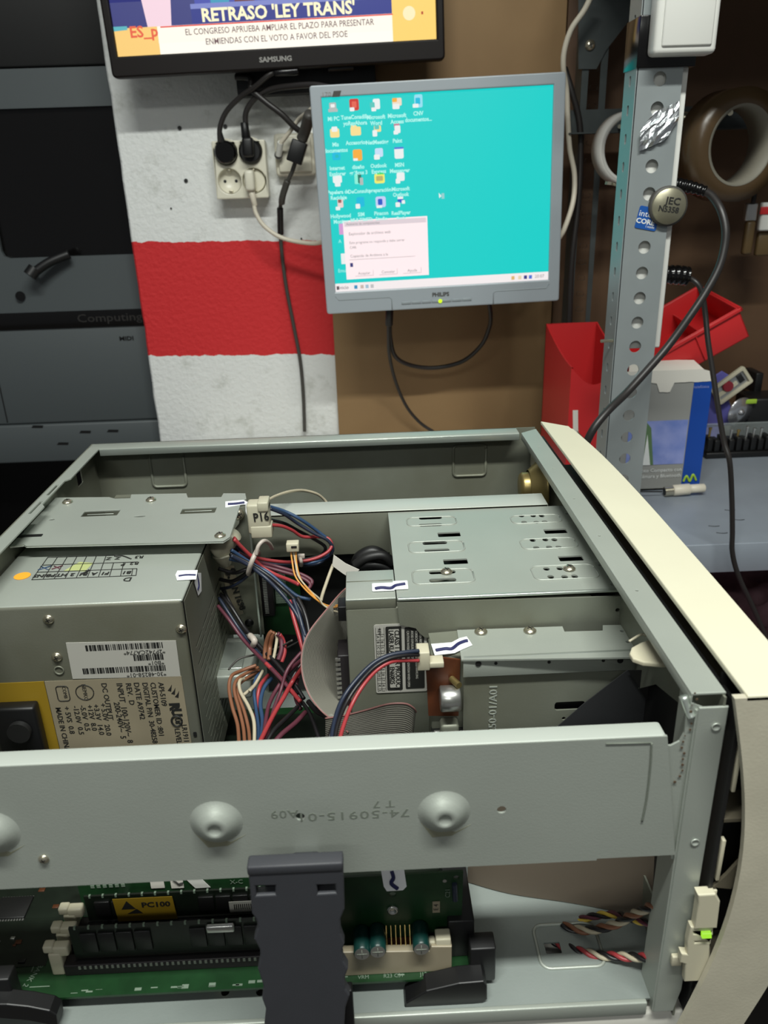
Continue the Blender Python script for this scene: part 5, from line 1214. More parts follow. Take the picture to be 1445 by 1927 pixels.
def lz2(v): return g0[2] - v * H_
b = B()
b.sheet(rr(lx(.22), lz2(.96), lx(.52), lz2(.03), .001), front((0, .46865, 0)), .0003, 'black_ink'); b.sheet(rr(lx(.58), lz2(.95), lx(.95), lz2(.05), .001), front((0, .46865, 0)), .0003, 'black_ink')
b.sheet(rr(lx(.275), lz2(.92), lx(.475), lz2(.07), .0006), front((0, .46845, 0)), .0003, 'label_grey')
b.text('CLASS 1 LASER PRODUCT', down_text((lx(.43), .4682, lz2(.08))), .0049, 'black_ink', .00006, align='LEFT', sx=.86, bold=.0001)
b.text('LASER KLASSE 1  EN60825', down_text((lx(.32), .4682, lz2(.08))), .0046, 'black_ink', .00006, align='LEFT', sx=.84, bold=.0001)
for k, s_ in enumerate(('CAUTION INVISIBLE LASER RADIATION WHEN OPEN', 'AVOID EXPOSURE TO BEAM', 'VORSICHT UNSICHTBARE LASERSTRAHLUNG', 'WENN ABDECKUNG GEOEFFNET')):
    b.text(s_, down_text((lx(.64 + k * .08), .4684, lz2(.10))), .0024, 'label_grey', .00004, align='LEFT', sx=.8)
b.text('REV', down_text((lx(.10), .4687, lz2(.05))), .0032, 'black_ink', .00006, align='LEFT')
for k in range(11):
    z = lz2(.14 + k * .08); b.box((lx(.03), .4687, z), (lx(.19), .4689, z + .0003), 'black_ink')
    b.text(str((k * 7 + 1) % 10), down_text((lx(.145), .4687, z - .0008)), .0028, 'black_ink', .00004, align='LEFT'); b.text('ABCDEFGHJKL'[k], down_text((lx(.07), .4687, z - .0008)), .0028, 'black_ink', .00004, align='LEFT')
for u in (.03, .11, .19): b.box((lx(u), .4687, lz2(.97)), (lx(u) + .0003, .4689, lz2(.04)), 'black_ink')
b.build('label_print', ll)
b = B(); q0 = (-0.0234,0.49,0.9428); q1 = (-0.018,0.49,0.9314); b.box((cx0 - .006, .482, q1[2]), (cx0 + .001, .496, q0[2]), 'black', .0006); b.build('audio_socket', cd_)
b = B(); b.box((cx0 - .008, .475, .826), (cx0 + .001, .497, .908), 'slot', .001)
for k in range(20): b.box((cx0 - .0095, .474, .830 + k * .0039), (cx0 - .006, .476, .8318 + k * .0039), 'alu')
b.build('data_socket', cd_)

fd = thing('floppy_drive', (.06, .445, .86), 'small grey drive with brown board and round motors, held in the lower drive cage', 'floppy drive')
b = B(); b.box((.0365, .437, .845), (.105, .4605, .9285), 'steel_in', .0008)
b.sheet([(p[0], p[1]) for p in [(0.037,0.4646,0.929),(0.0575,0.4663,0.929),(0.0559,0.4357,0.929),(0.038,0.439,0.929)]], top((0, 0, .9292)), .0008, 'steel_in'); b.build('housing', fd)
b = B(); b.box((.106, .438, .845), (.165, .4605, .9275), 'black'); b.build('slot_shade_fill', fd)  # black block added behind the cage slot to darken it
b = B(); g = [(0.0325,0.436,0.9312),(0.0552,0.436,0.9268),(0.0542,0.436,0.883),(0.0342,0.436,0.8841)]
b.sheet([(p[0], p[2]) for p in g], front((0, .4355, 0)), .0016, 'board_brown'); b.build('circuit_board', fd)
b = B(); q = (0.0457,0.43,0.9027); b.cyl((q[0] - .0045, .4275, q[2]), (q[0] + .0085, .4275, q[2]), .0085, 'alu', 30, bev=.0008); b.build('motor', fd)
b = B(); q = (0.0474,0.43,0.8802); b.box((q[0] - .006, .424, q[2] - .008), (q[0] + .006, .434, q[2] + .0035), 'steel_in', .002); b.box((q[0] - .0055, .4235, q[2] - .0082), (q[0] + .003, .4255, q[2] - .003), 'white_plastic', .0005); b.build('solenoid', fd)
b = B(); q = (0.0494,0.43,0.9133); b.cyl((q[0], .434, q[2]), (q[0] + .004, .426, q[2]), .0022, 'brass', 12); b.build('stud', fd)
b = B(); q = (0.0311,0.43,0.9344)
b.box((q[0] - .0045, .424, q[2] - .0075), (q[0] + .0035, .436, q[2] + .006), 'ivory', .0008); b.box((q[0] + .003, .425, q[2] - .0065), (q[0] + .0125, .434, q[2] - .0025), 'ivory', .0006); b.build('power_socket', fd)
b = B(); b.box((.036, .430, .838), (.058, .440, .872), 'chip', .001)
for k in range(14): b.box((.0375, .4285, .842 + k * .0025), (.0415, .4305, .8432 + k * .0025), 'alu', .0002)
b.build('data_socket', fd)

# ================================================================== wiring inside
def wires(parent, name, sets):
    for pts, r, m in sets:
        b = B(); b.tube(pts, r * .8, m, 8, 8); part(b.build(name, parent), m.replace('_', ' '))
har = thing('wire_harness', (-0.0944,0.575,0.9384), 'red, black and blue wires looping up to the white P16 connector', 'wire harness')
wires(har, 'wire', [
 ([(-0.1064,0.57,0.959),(-0.1001,0.575,0.9458),(-0.0934,0.577,0.9384),(-0.0805,0.58,0.933),(-0.0641,0.585,0.9283),(-0.047,0.59,0.928),(-0.0361,0.595,0.9309),(-0.0321,0.6,0.9347),(-0.0346,0.605,0.9388),(-0.0425,0.605,0.9411),(-0.0553,0.6,0.944),(-0.0631,0.595,0.9523),(-0.0708,0.59,0.9587),(-0.0794,0.585,0.9622)], .0018, 'red_wire'),
 ([(-0.1086,0.575,0.9531),(-0.0975,0.58,0.9352),(-0.0815,0.585,0.9272),(-0.0605,0.59,0.9227),(-0.0436,0.6,0.9189),(-0.0319,0.6,0.9293),(-0.0345,0.6,0.9392),(-0.0463,0.6,0.9469),(-0.0588,0.6,0.9561),(-0.0684,0.595,0.9667),(-0.0789,0.59,0.9743)], .0018, 'navy_wire'),
 ([(-0.1117,0.57,0.9407),(-0.1011,0.575,0.935),(-0.0859,0.585,0.9264),(-0.067,0.59,0.924),(-0.0472,0.59,0.9251),(-0.0352,0.6,0.926),(-0.0331,0.605,0.9348),(-0.0431,0.605,0.946),(-0.0564,0.6,0.9598),(-0.0688,0.6,0.9674),(-0.0802,0.595,0.9742)], .0018, 'blue_wire'),
 ([(-0.1099,0.575,0.9485),(-0.0977,0.58,0.9333),(-0.0843,0.59,0.9258),(-0.0635,0.6,0.9218),(-0.0439,0.61,0.921),(-0.0381,0.61,0.9288),(-0.0474,0.61,0.9371),(-0.0597,0.605,0.9477),(-0.0696,0.6,0.9566),(-0.0797,0.59,0.9647)], .0018, 'black_wire'),
 ([(-0.1047,0.56,0.9622),(-0.0946,0.565,0.9457),(-0.0852,0.565,0.9345),(-0.0747,0.56,0.93),(-0.0635,0.55,0.93),(-0.0557,0.54,0.9312)], .0019, 'red_wire'),
 ([(-0.1077,0.56,0.9532),(-0.0952,0.565,0.9396),(-0.0807,0.56,0.9322),(-0.0686,0.555,0.9229),(-0.0583,0.55,0.9157),(-0.0482,0.55,0.9124)], .0018, 'blue_wire'),
 ([(-0.1092,0.56,0.9501),(-0.0953,0.56,0.9412),(-0.0822,0.555,0.9338),(-0.0701,0.55,0.9243),(-0.0596,0.54,0.9176),(-0.0526,0.53,0.909),(-0.0494,0.52,0.9008)], .0020, 'black_wire'),
 ([(-0.1076,0.555,0.9506),(-0.0951,0.558,0.9403),(-0.0825,0.55,0.9337),(-0.0718,0.545,0.9238),(-0.0622,0.535,0.9158),(-0.0552,0.525,0.9074),(-0.0511,0.515,0.9002)], .0020, 'navy_wire'),
 ([(-0.1035,0.565,0.9484),(-0.0918,0.57,0.9379),(-0.076,0.575,0.93),(-0.0589,0.57,0.926),(-0.0479,0.565,0.9214),(-0.0496,0.56,0.9175)], .0019, 'plum_wire'),
 ([(-0.103,0.565,0.9456),(-0.0899,0.57,0.935),(-0.0736,0.57,0.9286),(-0.0566,0.565,0.9247),(-0.0486,0.56,0.9203),(-0.0519,0.555,0.9174)], .0019, 'plum_wire'),
])
b = B(); q = (-0.0935,0.566,0.9372); b.tube([(-0.0877,0.56,0.9519),(-0.0905,0.553,0.9481),(-0.0936,0.553,0.9409),(-0.0962,0.56,0.9319),(-0.0965,0.59,0.9215),(-0.0919,0.59,0.9339),(-0.0877,0.56,0.9519)], .0020, 'tie', 8, 6); b.tube([(-0.0881,0.555,0.9506),(-0.0859,0.556,0.9573),(-0.0821,0.56,0.9598),(-0.0795,0.57,0.9532),(-0.0788,0.58,0.9438)], .0016, 'tie', 8, 6); part(b.build('cable_tie', har), 'pale cable tie with its curled tail')
b = B(); b.tube([(-0.0582,0.585,0.9329),(-0.0564,0.578,0.9329),(-0.057,0.585,0.9251),(-0.059,0.6,0.9216),(-0.0582,0.585,0.9329)], .0016, 'tie', 8, 5); b.box(tuple(Vector((-0.0591,0.58,0.9334))), tuple(Vector((-0.0533,0.58,0.937)) + Vector((0, .003, 0))), 'tie', .0006); part(b.build('cable_tie', har), 'small pale cable tie on the red loop')
cc = B(); a0 = (-0.096,0.585,0.9573); a1 = (-0.0785,0.585,0.9828)
cc.box((a0[0], .578, a0[2]), (a1[0], .592, a1[2]), 'nylon', .002, seg=3); cc.box((a0[0] + .009, .577, a1[2] - .006), (a1[0], .5925, a1[2] + .002), 'nylon', .001); cc.box((a0[0] + .002, .5775, a0[2] - .003), (a1[0] + .001, .5925, a0[2] + .007), 'nylon', .0008)
con = cc.build('connector', har)
b = B(); b.text('P16', FR(((-0.0848,0.577,0.9723)[0], .5775, (-0.0848,0.577,0.9723)[2]), (1, 0, .06), (-.05, 0, 1)), .0098, 'black_ink', .0001, sx=.85, bold=.0002); b.build('lettering', con)

har2 = thing('power_lead_bundle', (-0.0963,0.53,0.8828), 'dark wire bundle running down from the power supply towards the ribbon cable', 'wire bundle')
wires(har2, 'wire', [
 ([(-0.1249,0.575,0.9037),(-0.1173,0.565,0.8967),(-0.1076,0.555,0.8858),(-0.0958,0.54,0.8788),(-0.0817,0.52,0.8741),(-0.0663,0.5,0.8678),(-0.0542,0.48,0.8651)], .0019, 'navy_wire'),
 ([(-0.1239,0.578,0.9055),(-0.1139,0.565,0.9004),(-0.1036,0.553,0.8893),(-0.0923,0.538,0.8833),(-0.0774,0.52,0.8763),(-0.0628,0.5,0.8724),(-0.0529,0.485,0.866)], .0020, 'black_wire'),
 ([(-0.1217,0.58,0.9082),(-0.1121,0.565,0.8974),(-0.1017,0.55,0.8876),(-0.0897,0.535,0.8802),(-0.0784,0.52,0.8787),(-0.0671,0.505,0.8739),(-0.057,0.49,0.8673)], .0019, 'black_wire'),
 ([(-0.1259,0.572,0.898),(-0.1162,0.56,0.8921),(-0.105,0.548,0.8816),(-0.0929,0.532,0.8774),(-0.0784,0.51,0.8768),(-0.0633,0.49,0.8719)], .0019, 'plum_wire'),
 ([(-0.0828,0.515,0.8784),(-0.0741,0.505,0.8752),(-0.0633,0.49,0.8719),(-0.0546,0.475,0.8711)], .0020, 'red_wire'),
 ([(-0.0636,0.54,0.9178),(-0.0607,0.53,0.9094),(-0.0567,0.52,0.8988),(-0.0528,0.51,0.8886),(-0.0496,0.5,0.881)], .0021, 'red_wire'),
 ([(-0.0574,0.54,0.9198),(-0.0523,0.53,0.9136),(-0.0491,0.52,0.9054),(-0.048,0.51,0.8953)], .0022, 'black_wire'),
 ([(-0.0607,0.54,0.9185),(-0.0565,0.53,0.9115),(-0.0532,0.52,0.9033),(-0.0515,0.51,0.8955)], .0022, 'navy_wire'),
 ([(-0.0529,0.5,0.8905),(-0.064,0.505,0.8775),(-0.0723,0.5,0.8681),(-0.0785,0.48,0.8641),(-0.0782,0.44,0.8631)], .0019, 'plum_wire'),
 ([(-0.0502,0.49,0.8924),(-0.0606,0.495,0.8757),(-0.0663,0.48,0.8727),(-0.0734,0.46,0.8696),(-0.0801,0.43,0.8691)], .0021, 'red_wire'),
 ([(-0.0562,0.47,0.8703),(-0.0624,0.455,0.8728),(-0.0701,0.44,0.8737),(-0.0746,0.43,0.871)], .0019, 'black_wire'),
 ([(-0.0509,0.47,0.8654),(-0.0568,0.455,0.868),(-0.065,0.44,0.8703),(-0.0713,0.43,0.8686)], .0022, 'plum_wire'),
])
wires(har2, 'wire', [
 ([(-0.0422,0.53,0.8944),(-0.048,0.52,0.8914),(-0.0577,0.51,0.8865),(-0.0653,0.5,0.8809),(-0.07,0.49,0.8704),(-0.0748,0.47,0.8644),(-0.0764,0.44,0.863)], .0017, 'plum_wire'),
 ([(-0.04,0.53,0.8895),(-0.0464,0.52,0.8842),(-0.055,0.51,0.8803),(-0.0628,0.5,0.8724),(-0.0685,0.48,0.8691)], .0017, 'black_wire'),
 ([(-0.047,0.54,0.8909),(-0.0569,0.53,0.888),(-0.0698,0.53,0.8804),(-0.0792,0.525,0.8755)], .0009, 'dim_letter'),
 ([(-0.0445,0.52,0.8889),(-0.0519,0.51,0.8839),(-0.0579,0.5,0.8745),(-0.0595,0.49,0.8651),(-0.0553,0.48,0.8605)], .0020, 'plum_wire'),
 ([(-0.0766,0.51,0.8748),(-0.0701,0.5,0.8704),(-0.0609,0.49,0.8675),(-0.0511,0.475,0.8663),(-0.0448,0.46,0.8635),(-0.0391,0.44,0.8591)], .0019, 'black_wire'),
 ([(-0.121,0.57,0.9327),(-0.1086,0.565,0.9309),(-0.0983,0.56,0.9358),(-0.0914,0.565,0.9357)], .0020, 'black_wire'),
 ([(-0.1222,0.575,0.9206),(-0.1121,0.57,0.9209),(-0.1022,0.565,0.9278),(-0.0941,0.565,0.934)], .0020, 'black_wire'),
 ([(-0.1234,0.58,0.9093),(-0.1126,0.57,0.9161),(-0.1026,0.565,0.924),(-0.0934,0.565,0.9321)], .0016, 'navy_wire'),
 ([(-0.0484,0.47,0.8744),(-0.042,0.46,0.8733),(-0.0327,0.45,0.8741),(-0.0255,0.44,0.869)], .0024, 'black_wire'),
])
b = B(); b.tube([(-0.0979,0.545,0.8851),(-0.0929,0.535,0.8862),(-0.0955,0.54,0.8783)], .0026, 'tie', 8, 4); part(b.build('cable_tie', har2), 'pale tie round the dark bundle')
har3 = thing('brown_wire_bundle', (-0.1062,0.5,0.8652), 'fan of brown, white, blue and red wires curving down beside the power supply', 'wire bundle')
wires(har3, 'wire', [
 ([(-0.0911,0.52,0.8736),(-0.1015,0.515,0.8727),(-0.1075,0.505,0.875),(-0.1084,0.495,0.8712),(-0.1045,0.48,0.8655),(-0.0991,0.465,0.8603),(-0.0947,0.44,0.8595)], .0017, 'brown_wire'),
 ([(-0.0905,0.525,0.8683),(-0.099,0.515,0.8697),(-0.1043,0.505,0.8711),(-0.1048,0.495,0.8687),(-0.0998,0.48,0.8629),(-0.0953,0.465,0.8578),(-0.0918,0.445,0.8553)], .0017, 'brown_wire'),
 ([(-0.0908,0.53,0.862),(-0.0977,0.515,0.8662),(-0.1027,0.505,0.8672),(-0.1023,0.495,0.8657),(-0.0962,0.48,0.8603),(-0.0917,0.465,0.8553),(-0.0885,0.445,0.8551)], .0017, 'brown_wire'),
 ([(-0.0902,0.53,0.859),(-0.0971,0.52,0.8613),(-0.1015,0.505,0.8709),(-0.1005,0.495,0.8684),(-0.0927,0.48,0.8648),(-0.0873,0.465,0.862),(-0.0856,0.445,0.8549)], .0017, 'white_wire'),
 ([(-0.0944,0.52,0.8553),(-0.0961,0.505,0.8611),(-0.0995,0.5,0.861)], .0017, 'white_wire'),
 ([(-0.0875,0.53,0.8618),(-0.0921,0.52,0.8625),(-0.0921,0.505,0.8609),(-0.0894,0.49,0.8549),(-0.0857,0.47,0.8534),(-0.0844,0.45,0.8507)], .0017, 'blue_wire'),
 ([(-0.0799,0.52,0.8614),(-0.0856,0.51,0.8589),(-0.0867,0.495,0.8558),(-0.0831,0.475,0.854),(-0.0829,0.45,0.8507)], .0020, 'blue_wire'),
 ([(-0.0833,0.525,0.8611),(-0.0878,0.51,0.8619),(-0.0895,0.5,0.8566),(-0.0891,0.485,0.8515)], .0019, 'red_wire'),
 ([(-0.0871,0.525,0.8652),(-0.0917,0.51,0.8631),(-0.0944,0.5,0.8645)], .0016, 'white_wire'),
 ([(-0.1147,0.53,0.8642),(-0.1074,0.54,0.8671),(-0.0945,0.54,0.8704),(-0.0759,0.53,0.8817),(-0.0619,0.52,0.8944)], .0010, 'cable_grey'),
])
har4 = thing('motherboard_connector_lead', (-0.08,0.53,0.8819), 'short fan of brown, red and white wires standing up between the dark wire bundles', 'wire bundle')
wires(har4, 'wire', [([(-0.0849,0.525,0.8758),(-0.0839,0.53,0.8845),(-0.0806,0.53,0.8939),(-0.0779,0.53,0.8971)], .0022, 'brown_wire'), ([(-0.081,0.52,0.8779),(-0.0807,0.53,0.8829),(-0.0783,0.53,0.8924),(-0.0763,0.53,0.8961)], .0022, 'brown_wire'), ([(-0.0777,0.52,0.8777),(-0.076,0.525,0.884),(-0.0748,0.53,0.8903),(-0.0756,0.53,0.8951)], .0016, 'white_wire'), ([(-0.0737,0.52,0.8775),(-0.0712,0.525,0.8837),(-0.0715,0.53,0.8901),(-0.074,0.53,0.895)], .0024, 'plum_wire'), ([(-0.0714,0.52,0.8755),(-0.0689,0.525,0.8817),(-0.07,0.53,0.8886),(-0.0724,0.53,0.894)], .0020, 'red_wire')])
b = B(); q = (-0.1143,0.585,0.9525); b.tube([(-0.1213,0.58,0.9443),(-0.1134,0.578,0.9519),(-0.1064,0.576,0.9595)], lambda u: .010 - .004 * u, 'nylon', 12, 6); b.tube([(-0.1178,0.578,0.9418),(-0.1168,0.578,0.9356),(-0.1155,0.578,0.9313)], lambda u: .009 - .006 * u, 'nylon', 12, 6)
tag(b.build('nylon_plug', loc=q), 'pale translucent plastic plugs tucked under the plate beside the power supply', 'plug')

fan = thing('audio_lead', (-0.0588,0.57,0.9274), 'orange and brown lead with a small white plug hanging over the ribbon cable', 'cable')
wires(fan, 'wire', [
 ([(-0.0634,0.575,0.9446),(-0.0625,0.57,0.9357),(-0.0598,0.56,0.9279),(-0.0517,0.55,0.9211),(-0.0417,0.535,0.9195),(-0.0329,0.52,0.9229),(-0.0225,0.5,0.9346)], .0009, 'orange_wire'),
 ([(-0.0613,0.575,0.9445),(-0.06,0.57,0.9346),(-0.0573,0.56,0.9278),(-0.0488,0.55,0.9209),(-0.0407,0.535,0.9213),(-0.0368,0.52,0.924),(-0.0301,0.51,0.9249),(-0.0226,0.495,0.9309)], .0009, 'white_wire'),
 ([(-0.0592,0.575,0.9444),(-0.0592,0.57,0.9346),(-0.0558,0.56,0.9253),(-0.0469,0.545,0.9207),(-0.0383,0.53,0.9189),(-0.0296,0.51,0.9271),(-0.0223,0.495,0.9365)], .0009, 'orange_wire')])
b = B(); a0 = (-0.0665,0.575,0.9438); a1 = (-0.0566,0.575,0.9513); b.box((a0[0], .571, a0[2]), (a1[0], .579, a1[2]), 'ivory', .0008); b.box((a0[0] + .004, .5705, a0[2] + .004), (a1[0] - .0015, .5715, a0[2] + .0055), 'dark'); b.build('plug', fan)

sm = thing('signal_lead', (-0.0438,0.66,0.9577), 'thin cream lead arching over the centre rail from the white P16 connector', 'cable')
b = B(); b.tube([(-0.0818,0.6,0.9773),(-0.0766,0.62,0.9734),(-0.0674,0.64,0.969),(-0.0577,0.66,0.9618),(-0.0468,0.67,0.9544),(-0.0403,0.675,0.9464),(-0.0368,0.675,0.94)], .0013, 'white_wire', 8); b.build('lead', sm)
sm = thing('tagged_lead', (-0.0341,0.58,0.9188), 'cream lead with a folded white paper tag behind the disc drive', 'cable')
b = B(); b.tube([(-0.0306,0.58,0.9273),(-0.0338,0.575,0.9213),(-0.0367,0.565,0.9171),(-0.0391,0.555,0.914),(-0.04,0.545,0.9138)], .0014, 'white_wire', 8); b.build('lead', sm)
b = B(); g = [(-0.0297,0.58,0.9369),(-0.0206,0.58,0.9288),(-0.0097,0.58,0.9225),(-0.017,0.58,0.915),(-0.0237,0.58,0.9202),(-0.0315,0.58,0.9274)]; b.sheet([(p[0], p[2]) for p in g], front((0, .578, 0)), .0006, 'paper_white'); b.build('paper_tag', sm)
b = B(); b.tube([(-0.0125,0.6,0.9165),(-0.0087,0.6,0.9233),(0.0013,0.6,0.9278),(0.0109,0.6,0.9224),(0.0169,0.6,0.9132),(0.0194,0.6,0.9035)], .0052, 'black', 10); b.tube([(-0.0132,0.59,0.9206),(-0.0033,0.588,0.9279),(0.0098,0.588,0.9293),(0.0184,0.588,0.9221)], .0040, 'dark', 10); b.tube([(-0.0154,0.595,0.9127),(-0.0035,0.59,0.9211),(0.0118,0.59,0.9174),(0.0191,0.59,0.9112)], .0045, 'black', 10)
tag(b.build('sleeved_cable', loc=(0.0032,0.6,0.9193)), 'black sleeved cables bunched behind the disc drive', 'cable')

# ribbon cables: lofted between two edges, ridged by conductor
def ribbon(name, A_, B_, n, m, edge, ridge=.0005, th=.0005):
    A = smooth_path(A_, 8); Bp = smooth_path(B_, 8); L = len(A)
    b = B(); V = []; F = []; K = n * 3
    for i in range(L):
        w = Bp[i] - A[i]; d = A[min(i + 1, L - 1)] - A[max(i - 1, 0)]; nn = w.cross(d)
        nn = nn.normalized() if nn.length > 1e-9 else Vector((0, 1, 0))
        for k in range(K + 1): V.append(A[i] + w * (k / K) + nn * (0 if k % 3 else -ridge))
    for i in range(L - 1):
        for k in range(K): a = i * (K + 1) + k; F.append((a, a + 1, a + K + 2, a + K + 1))
    b.add(V, F, m, True)
    gi = b.mi('ribbon_groove_shade'); b.bm.faces.ensure_lookup_table()
    for j, fc in enumerate(b.bm.faces):
        if (j % K) % 3 == 1: fc.material_index = gi
    r_ = b.build(name, clean=False, loc=A_[len(A_) // 2])
    mo = r_.modifiers.new('thickness', 'SOLIDIFY'); mo.thickness = th
    b = B(); b.tube(A_, .0006, edge, 6, 8); part(b.build('marked_edge', r_), 'reddish first conductor')
    return r_
r_ = ribbon('ribbon_cable', [(-0.0037,0.535,0.9369),(-0.0196,0.52,0.9366),(-0.0341,0.5,0.9299),(-0.0461,0.485,0.9211),(-0.0507,0.475,0.9111),(-0.0504,0.465,0.9003),(-0.0458,0.455,0.8905),(-0.0374,0.445,0.8843),(-0.0269,0.44,0.877),(-0.0196,0.43,0.8774)],
            [(-0.0003,0.53,0.9203),(-0.0161,0.52,0.9084),(-0.0206,0.515,0.8978),(-0.0223,0.515,0.8862),(-0.0233,0.515,0.8744),(-0.0237,0.51,0.8658),(-0.023,0.5,0.8608),(-0.0207,0.48,0.8633),(-0.0178,0.46,0.8665),(-0.0158,0.44,0.8596)], 30, 'ribbon', 'ribbon_red', .0004)
tag(r_, 'wide grey ribbon cable curving round in front of the disc drive', 'ribbon cable')
r_ = ribbon('ribbon_cable', [(-0.0346,0.437,0.8841),(-0.0209,0.434,0.8882),(-0.0067,0.432,0.8932),(0.0074,0.43,0.8985),(0.0185,0.43,0.8983),(0.0241,0.432,0.8932),(0.0261,0.436,0.8867)],
            [(-0.0361,0.437,0.8587),(-0.0217,0.43,0.8697),(-0.0075,0.428,0.8732),(0.0067,0.428,0.8741),(0.0173,0.43,0.871),(0.0223,0.432,0.8656),(0.0232,0.436,0.8597)], 16, 'ribbon', 'ribbon_red', .0006)
tag(r_, 'narrower grey ribbon cable running flat to the floppy drive', 'ribbon cable')
fp = thing('floppy_power_lead', (-0.0053,0.42,0.9326), 'red, navy and black wires arching to the white plug of the floppy drive', 'cable')
wires(fp, 'wire', [
 ([(0.0277,0.424,0.942),(0.0182,0.421,0.9432),(0.0082,0.418,0.9433),(-0.0018,0.414,0.9403),(-0.0118,0.405,0.9354),(-0.02,0.395,0.9296),(-0.0246,0.38,0.9258),(-0.0267,0.36,0.9231)], .0017, 'navy_wire'),
 ([(0.0276,0.424,0.9392),(0.0181,0.419,0.9422),(0.0087,0.415,0.943),(-0.0006,0.41,0.9406),(-0.0099,0.4,0.9365),(-0.0177,0.39,0.9304),(-0.0226,0.375,0.9269),(-0.0249,0.36,0.923)], .0016, 'black_wire'),
 ([(0.0276,0.424,0.9349),(0.0181,0.42,0.938),(0.0096,0.415,0.9406),(0.0006,0.41,0.9383),(-0.0081,0.4,0.9341),(-0.0153,0.39,0.9272),(-0.02,0.375,0.9238),(-0.0225,0.36,0.9229)], .0016, 'red_wire'),
 ([(0.028,0.43,0.9361),(0.0167,0.426,0.9385),(0.0066,0.424,0.9372),(-0.004,0.418,0.9339),(-0.0148,0.41,0.9267),(-0.0222,0.4,0.9202),(-0.0265,0.38,0.9202),(-0.0295,0.37,0.9151)], .0015, 'black_wire')])

# twisted leads on the tray
def twist(name, pts, cols, r, pitch, label, cat='cable'):
    t = thing(name, pts[len(pts) // 2], label, cat)
    P = smooth_path(pts, 14); L = [0]
    for i in range(1, len(P)): L.append(L[-1] + (P[i] - P[i - 1]).length)
    for c_i, m in enumerate(cols):
        Q = []
        for i, p in enumerate(P):
            d = (P[min(i + 1, len(P) - 1)] - P[max(i - 1, 0)]).normalized(); a = d.cross(Vector((0, 0, 1))).normalized(); c = d.cross(a)
            w = 2 * math.pi * (L[i] / pitch + c_i / len(cols)); Q.append(p + (a * math.cos(w) + c * math.sin(w)) * r * 1.15)
        b = B(); b.tube(Q, r, m, 8, 0); part(b.build('strand', t), m.replace('_', ' '))
twist('twisted_lead', [(0.1032,0.375,0.7591),(0.1028,0.37,0.7583),(0.109,0.362,0.7581),(0.1172,0.354,0.7608),(0.1289,0.348,0.7628),(0.1418,0.342,0.7677),(0.1524,0.336,0.7741),(0.1658,0.322,0.7889)], ('red_wire', 'black_wire', 'white_wire'), .0014, .020, 'lower twisted red, black and cream lead crossing the tray')
twist('twisted_lead', [(0.1605,0.322,0.8363),(0.1559,0.335,0.8171),(0.1498,0.345,0.7989),(0.1435,0.352,0.7838),(0.1344,0.358,0.7726),(0.1246,0.364,0.7651),(0.1152,0.37,0.7623)], ('white_wire', 'black_wire', 'brown_wire'), .0014, .024, 'upper twisted cream, black and brown lead behind the corner post')
twist('twisted_lead', [(0.1627,0.322,0.8167),(0.1589,0.335,0.8031),(0.1535,0.345,0.7942),(0.1478,0.36,0.7814),(0.1389,0.368,0.7726),(0.1291,0.374,0.7624),(0.1191,0.378,0.7524)], ('yellow_wire', 'plum_wire', 'black_wire'), .0012, .024, 'middle twisted yellow and plum lead in the shadow of the tray')

# cards deep in the case
rc = thing('riser_card', (-0.0877,0.628,0.8754), 'green card with black edge sockets standing behind the wire loops', 'circuit board')
b = B(); g = [(-0.1022,0.628,0.9077),(-0.0641,0.628,0.9086),(-0.0637,0.628,0.8329),(-0.1051,0.628,0.835)]; b.sheet([(p[0], p[2]) for p in g], front((0, .6295, 0)), .0016, 'board'); b.build('board', rc)
a0 = (-0.1022,0.622,0.86); a1 = (-0.0849,0.622,0.914)
b = B(); b.box((a0[0], .618, a0[2]), (a1[0] - .002, .6285, a1[2]), 'slot', .0008)
for k in range(24): b.box((a0[0] + .0072, .6172, a0[2] + .003 + k * .0017), (a0[0] + .0105, .6182, a0[2] + .0038 + k * .0017), 'alu')
b.build('edge_socket', rc)
b = B()
for k in range(22): b.box(((-0.086,0.622,0.8839)[0], .6265, (-0.0854,0.622,0.8678)[2] + k * .0014), ((-0.086,0.622,0.8839)[0] + .010, .6272, (-0.0854,0.622,0.8678)[2] + .0006 + k * .0014), 'silk')
b.build('contact_rows', rc)
hd = thing('hard_disk', (-0.1099,0.57,0.8606), 'pale metal disk drive lying low beside the bottom of the power supply', 'disk drive')
b = B(); z_ = (-0.1171,0.6,0.8512)[2]; b.box(((-0.1291,0.6,0.8507)[0], .54, z_ - .022), ((-0.1007,0.6,0.8493)[0], .60, z_), 'steel', .002); b.build('housing', hd)
b = B(); b.box(((-0.1264,0.6,0.8506)[0], .55, z_), ((-0.108,0.6,0.8496)[0], .59, z_ + .001), 'steel_bright', .0005); b.build('cover_plate', hd)

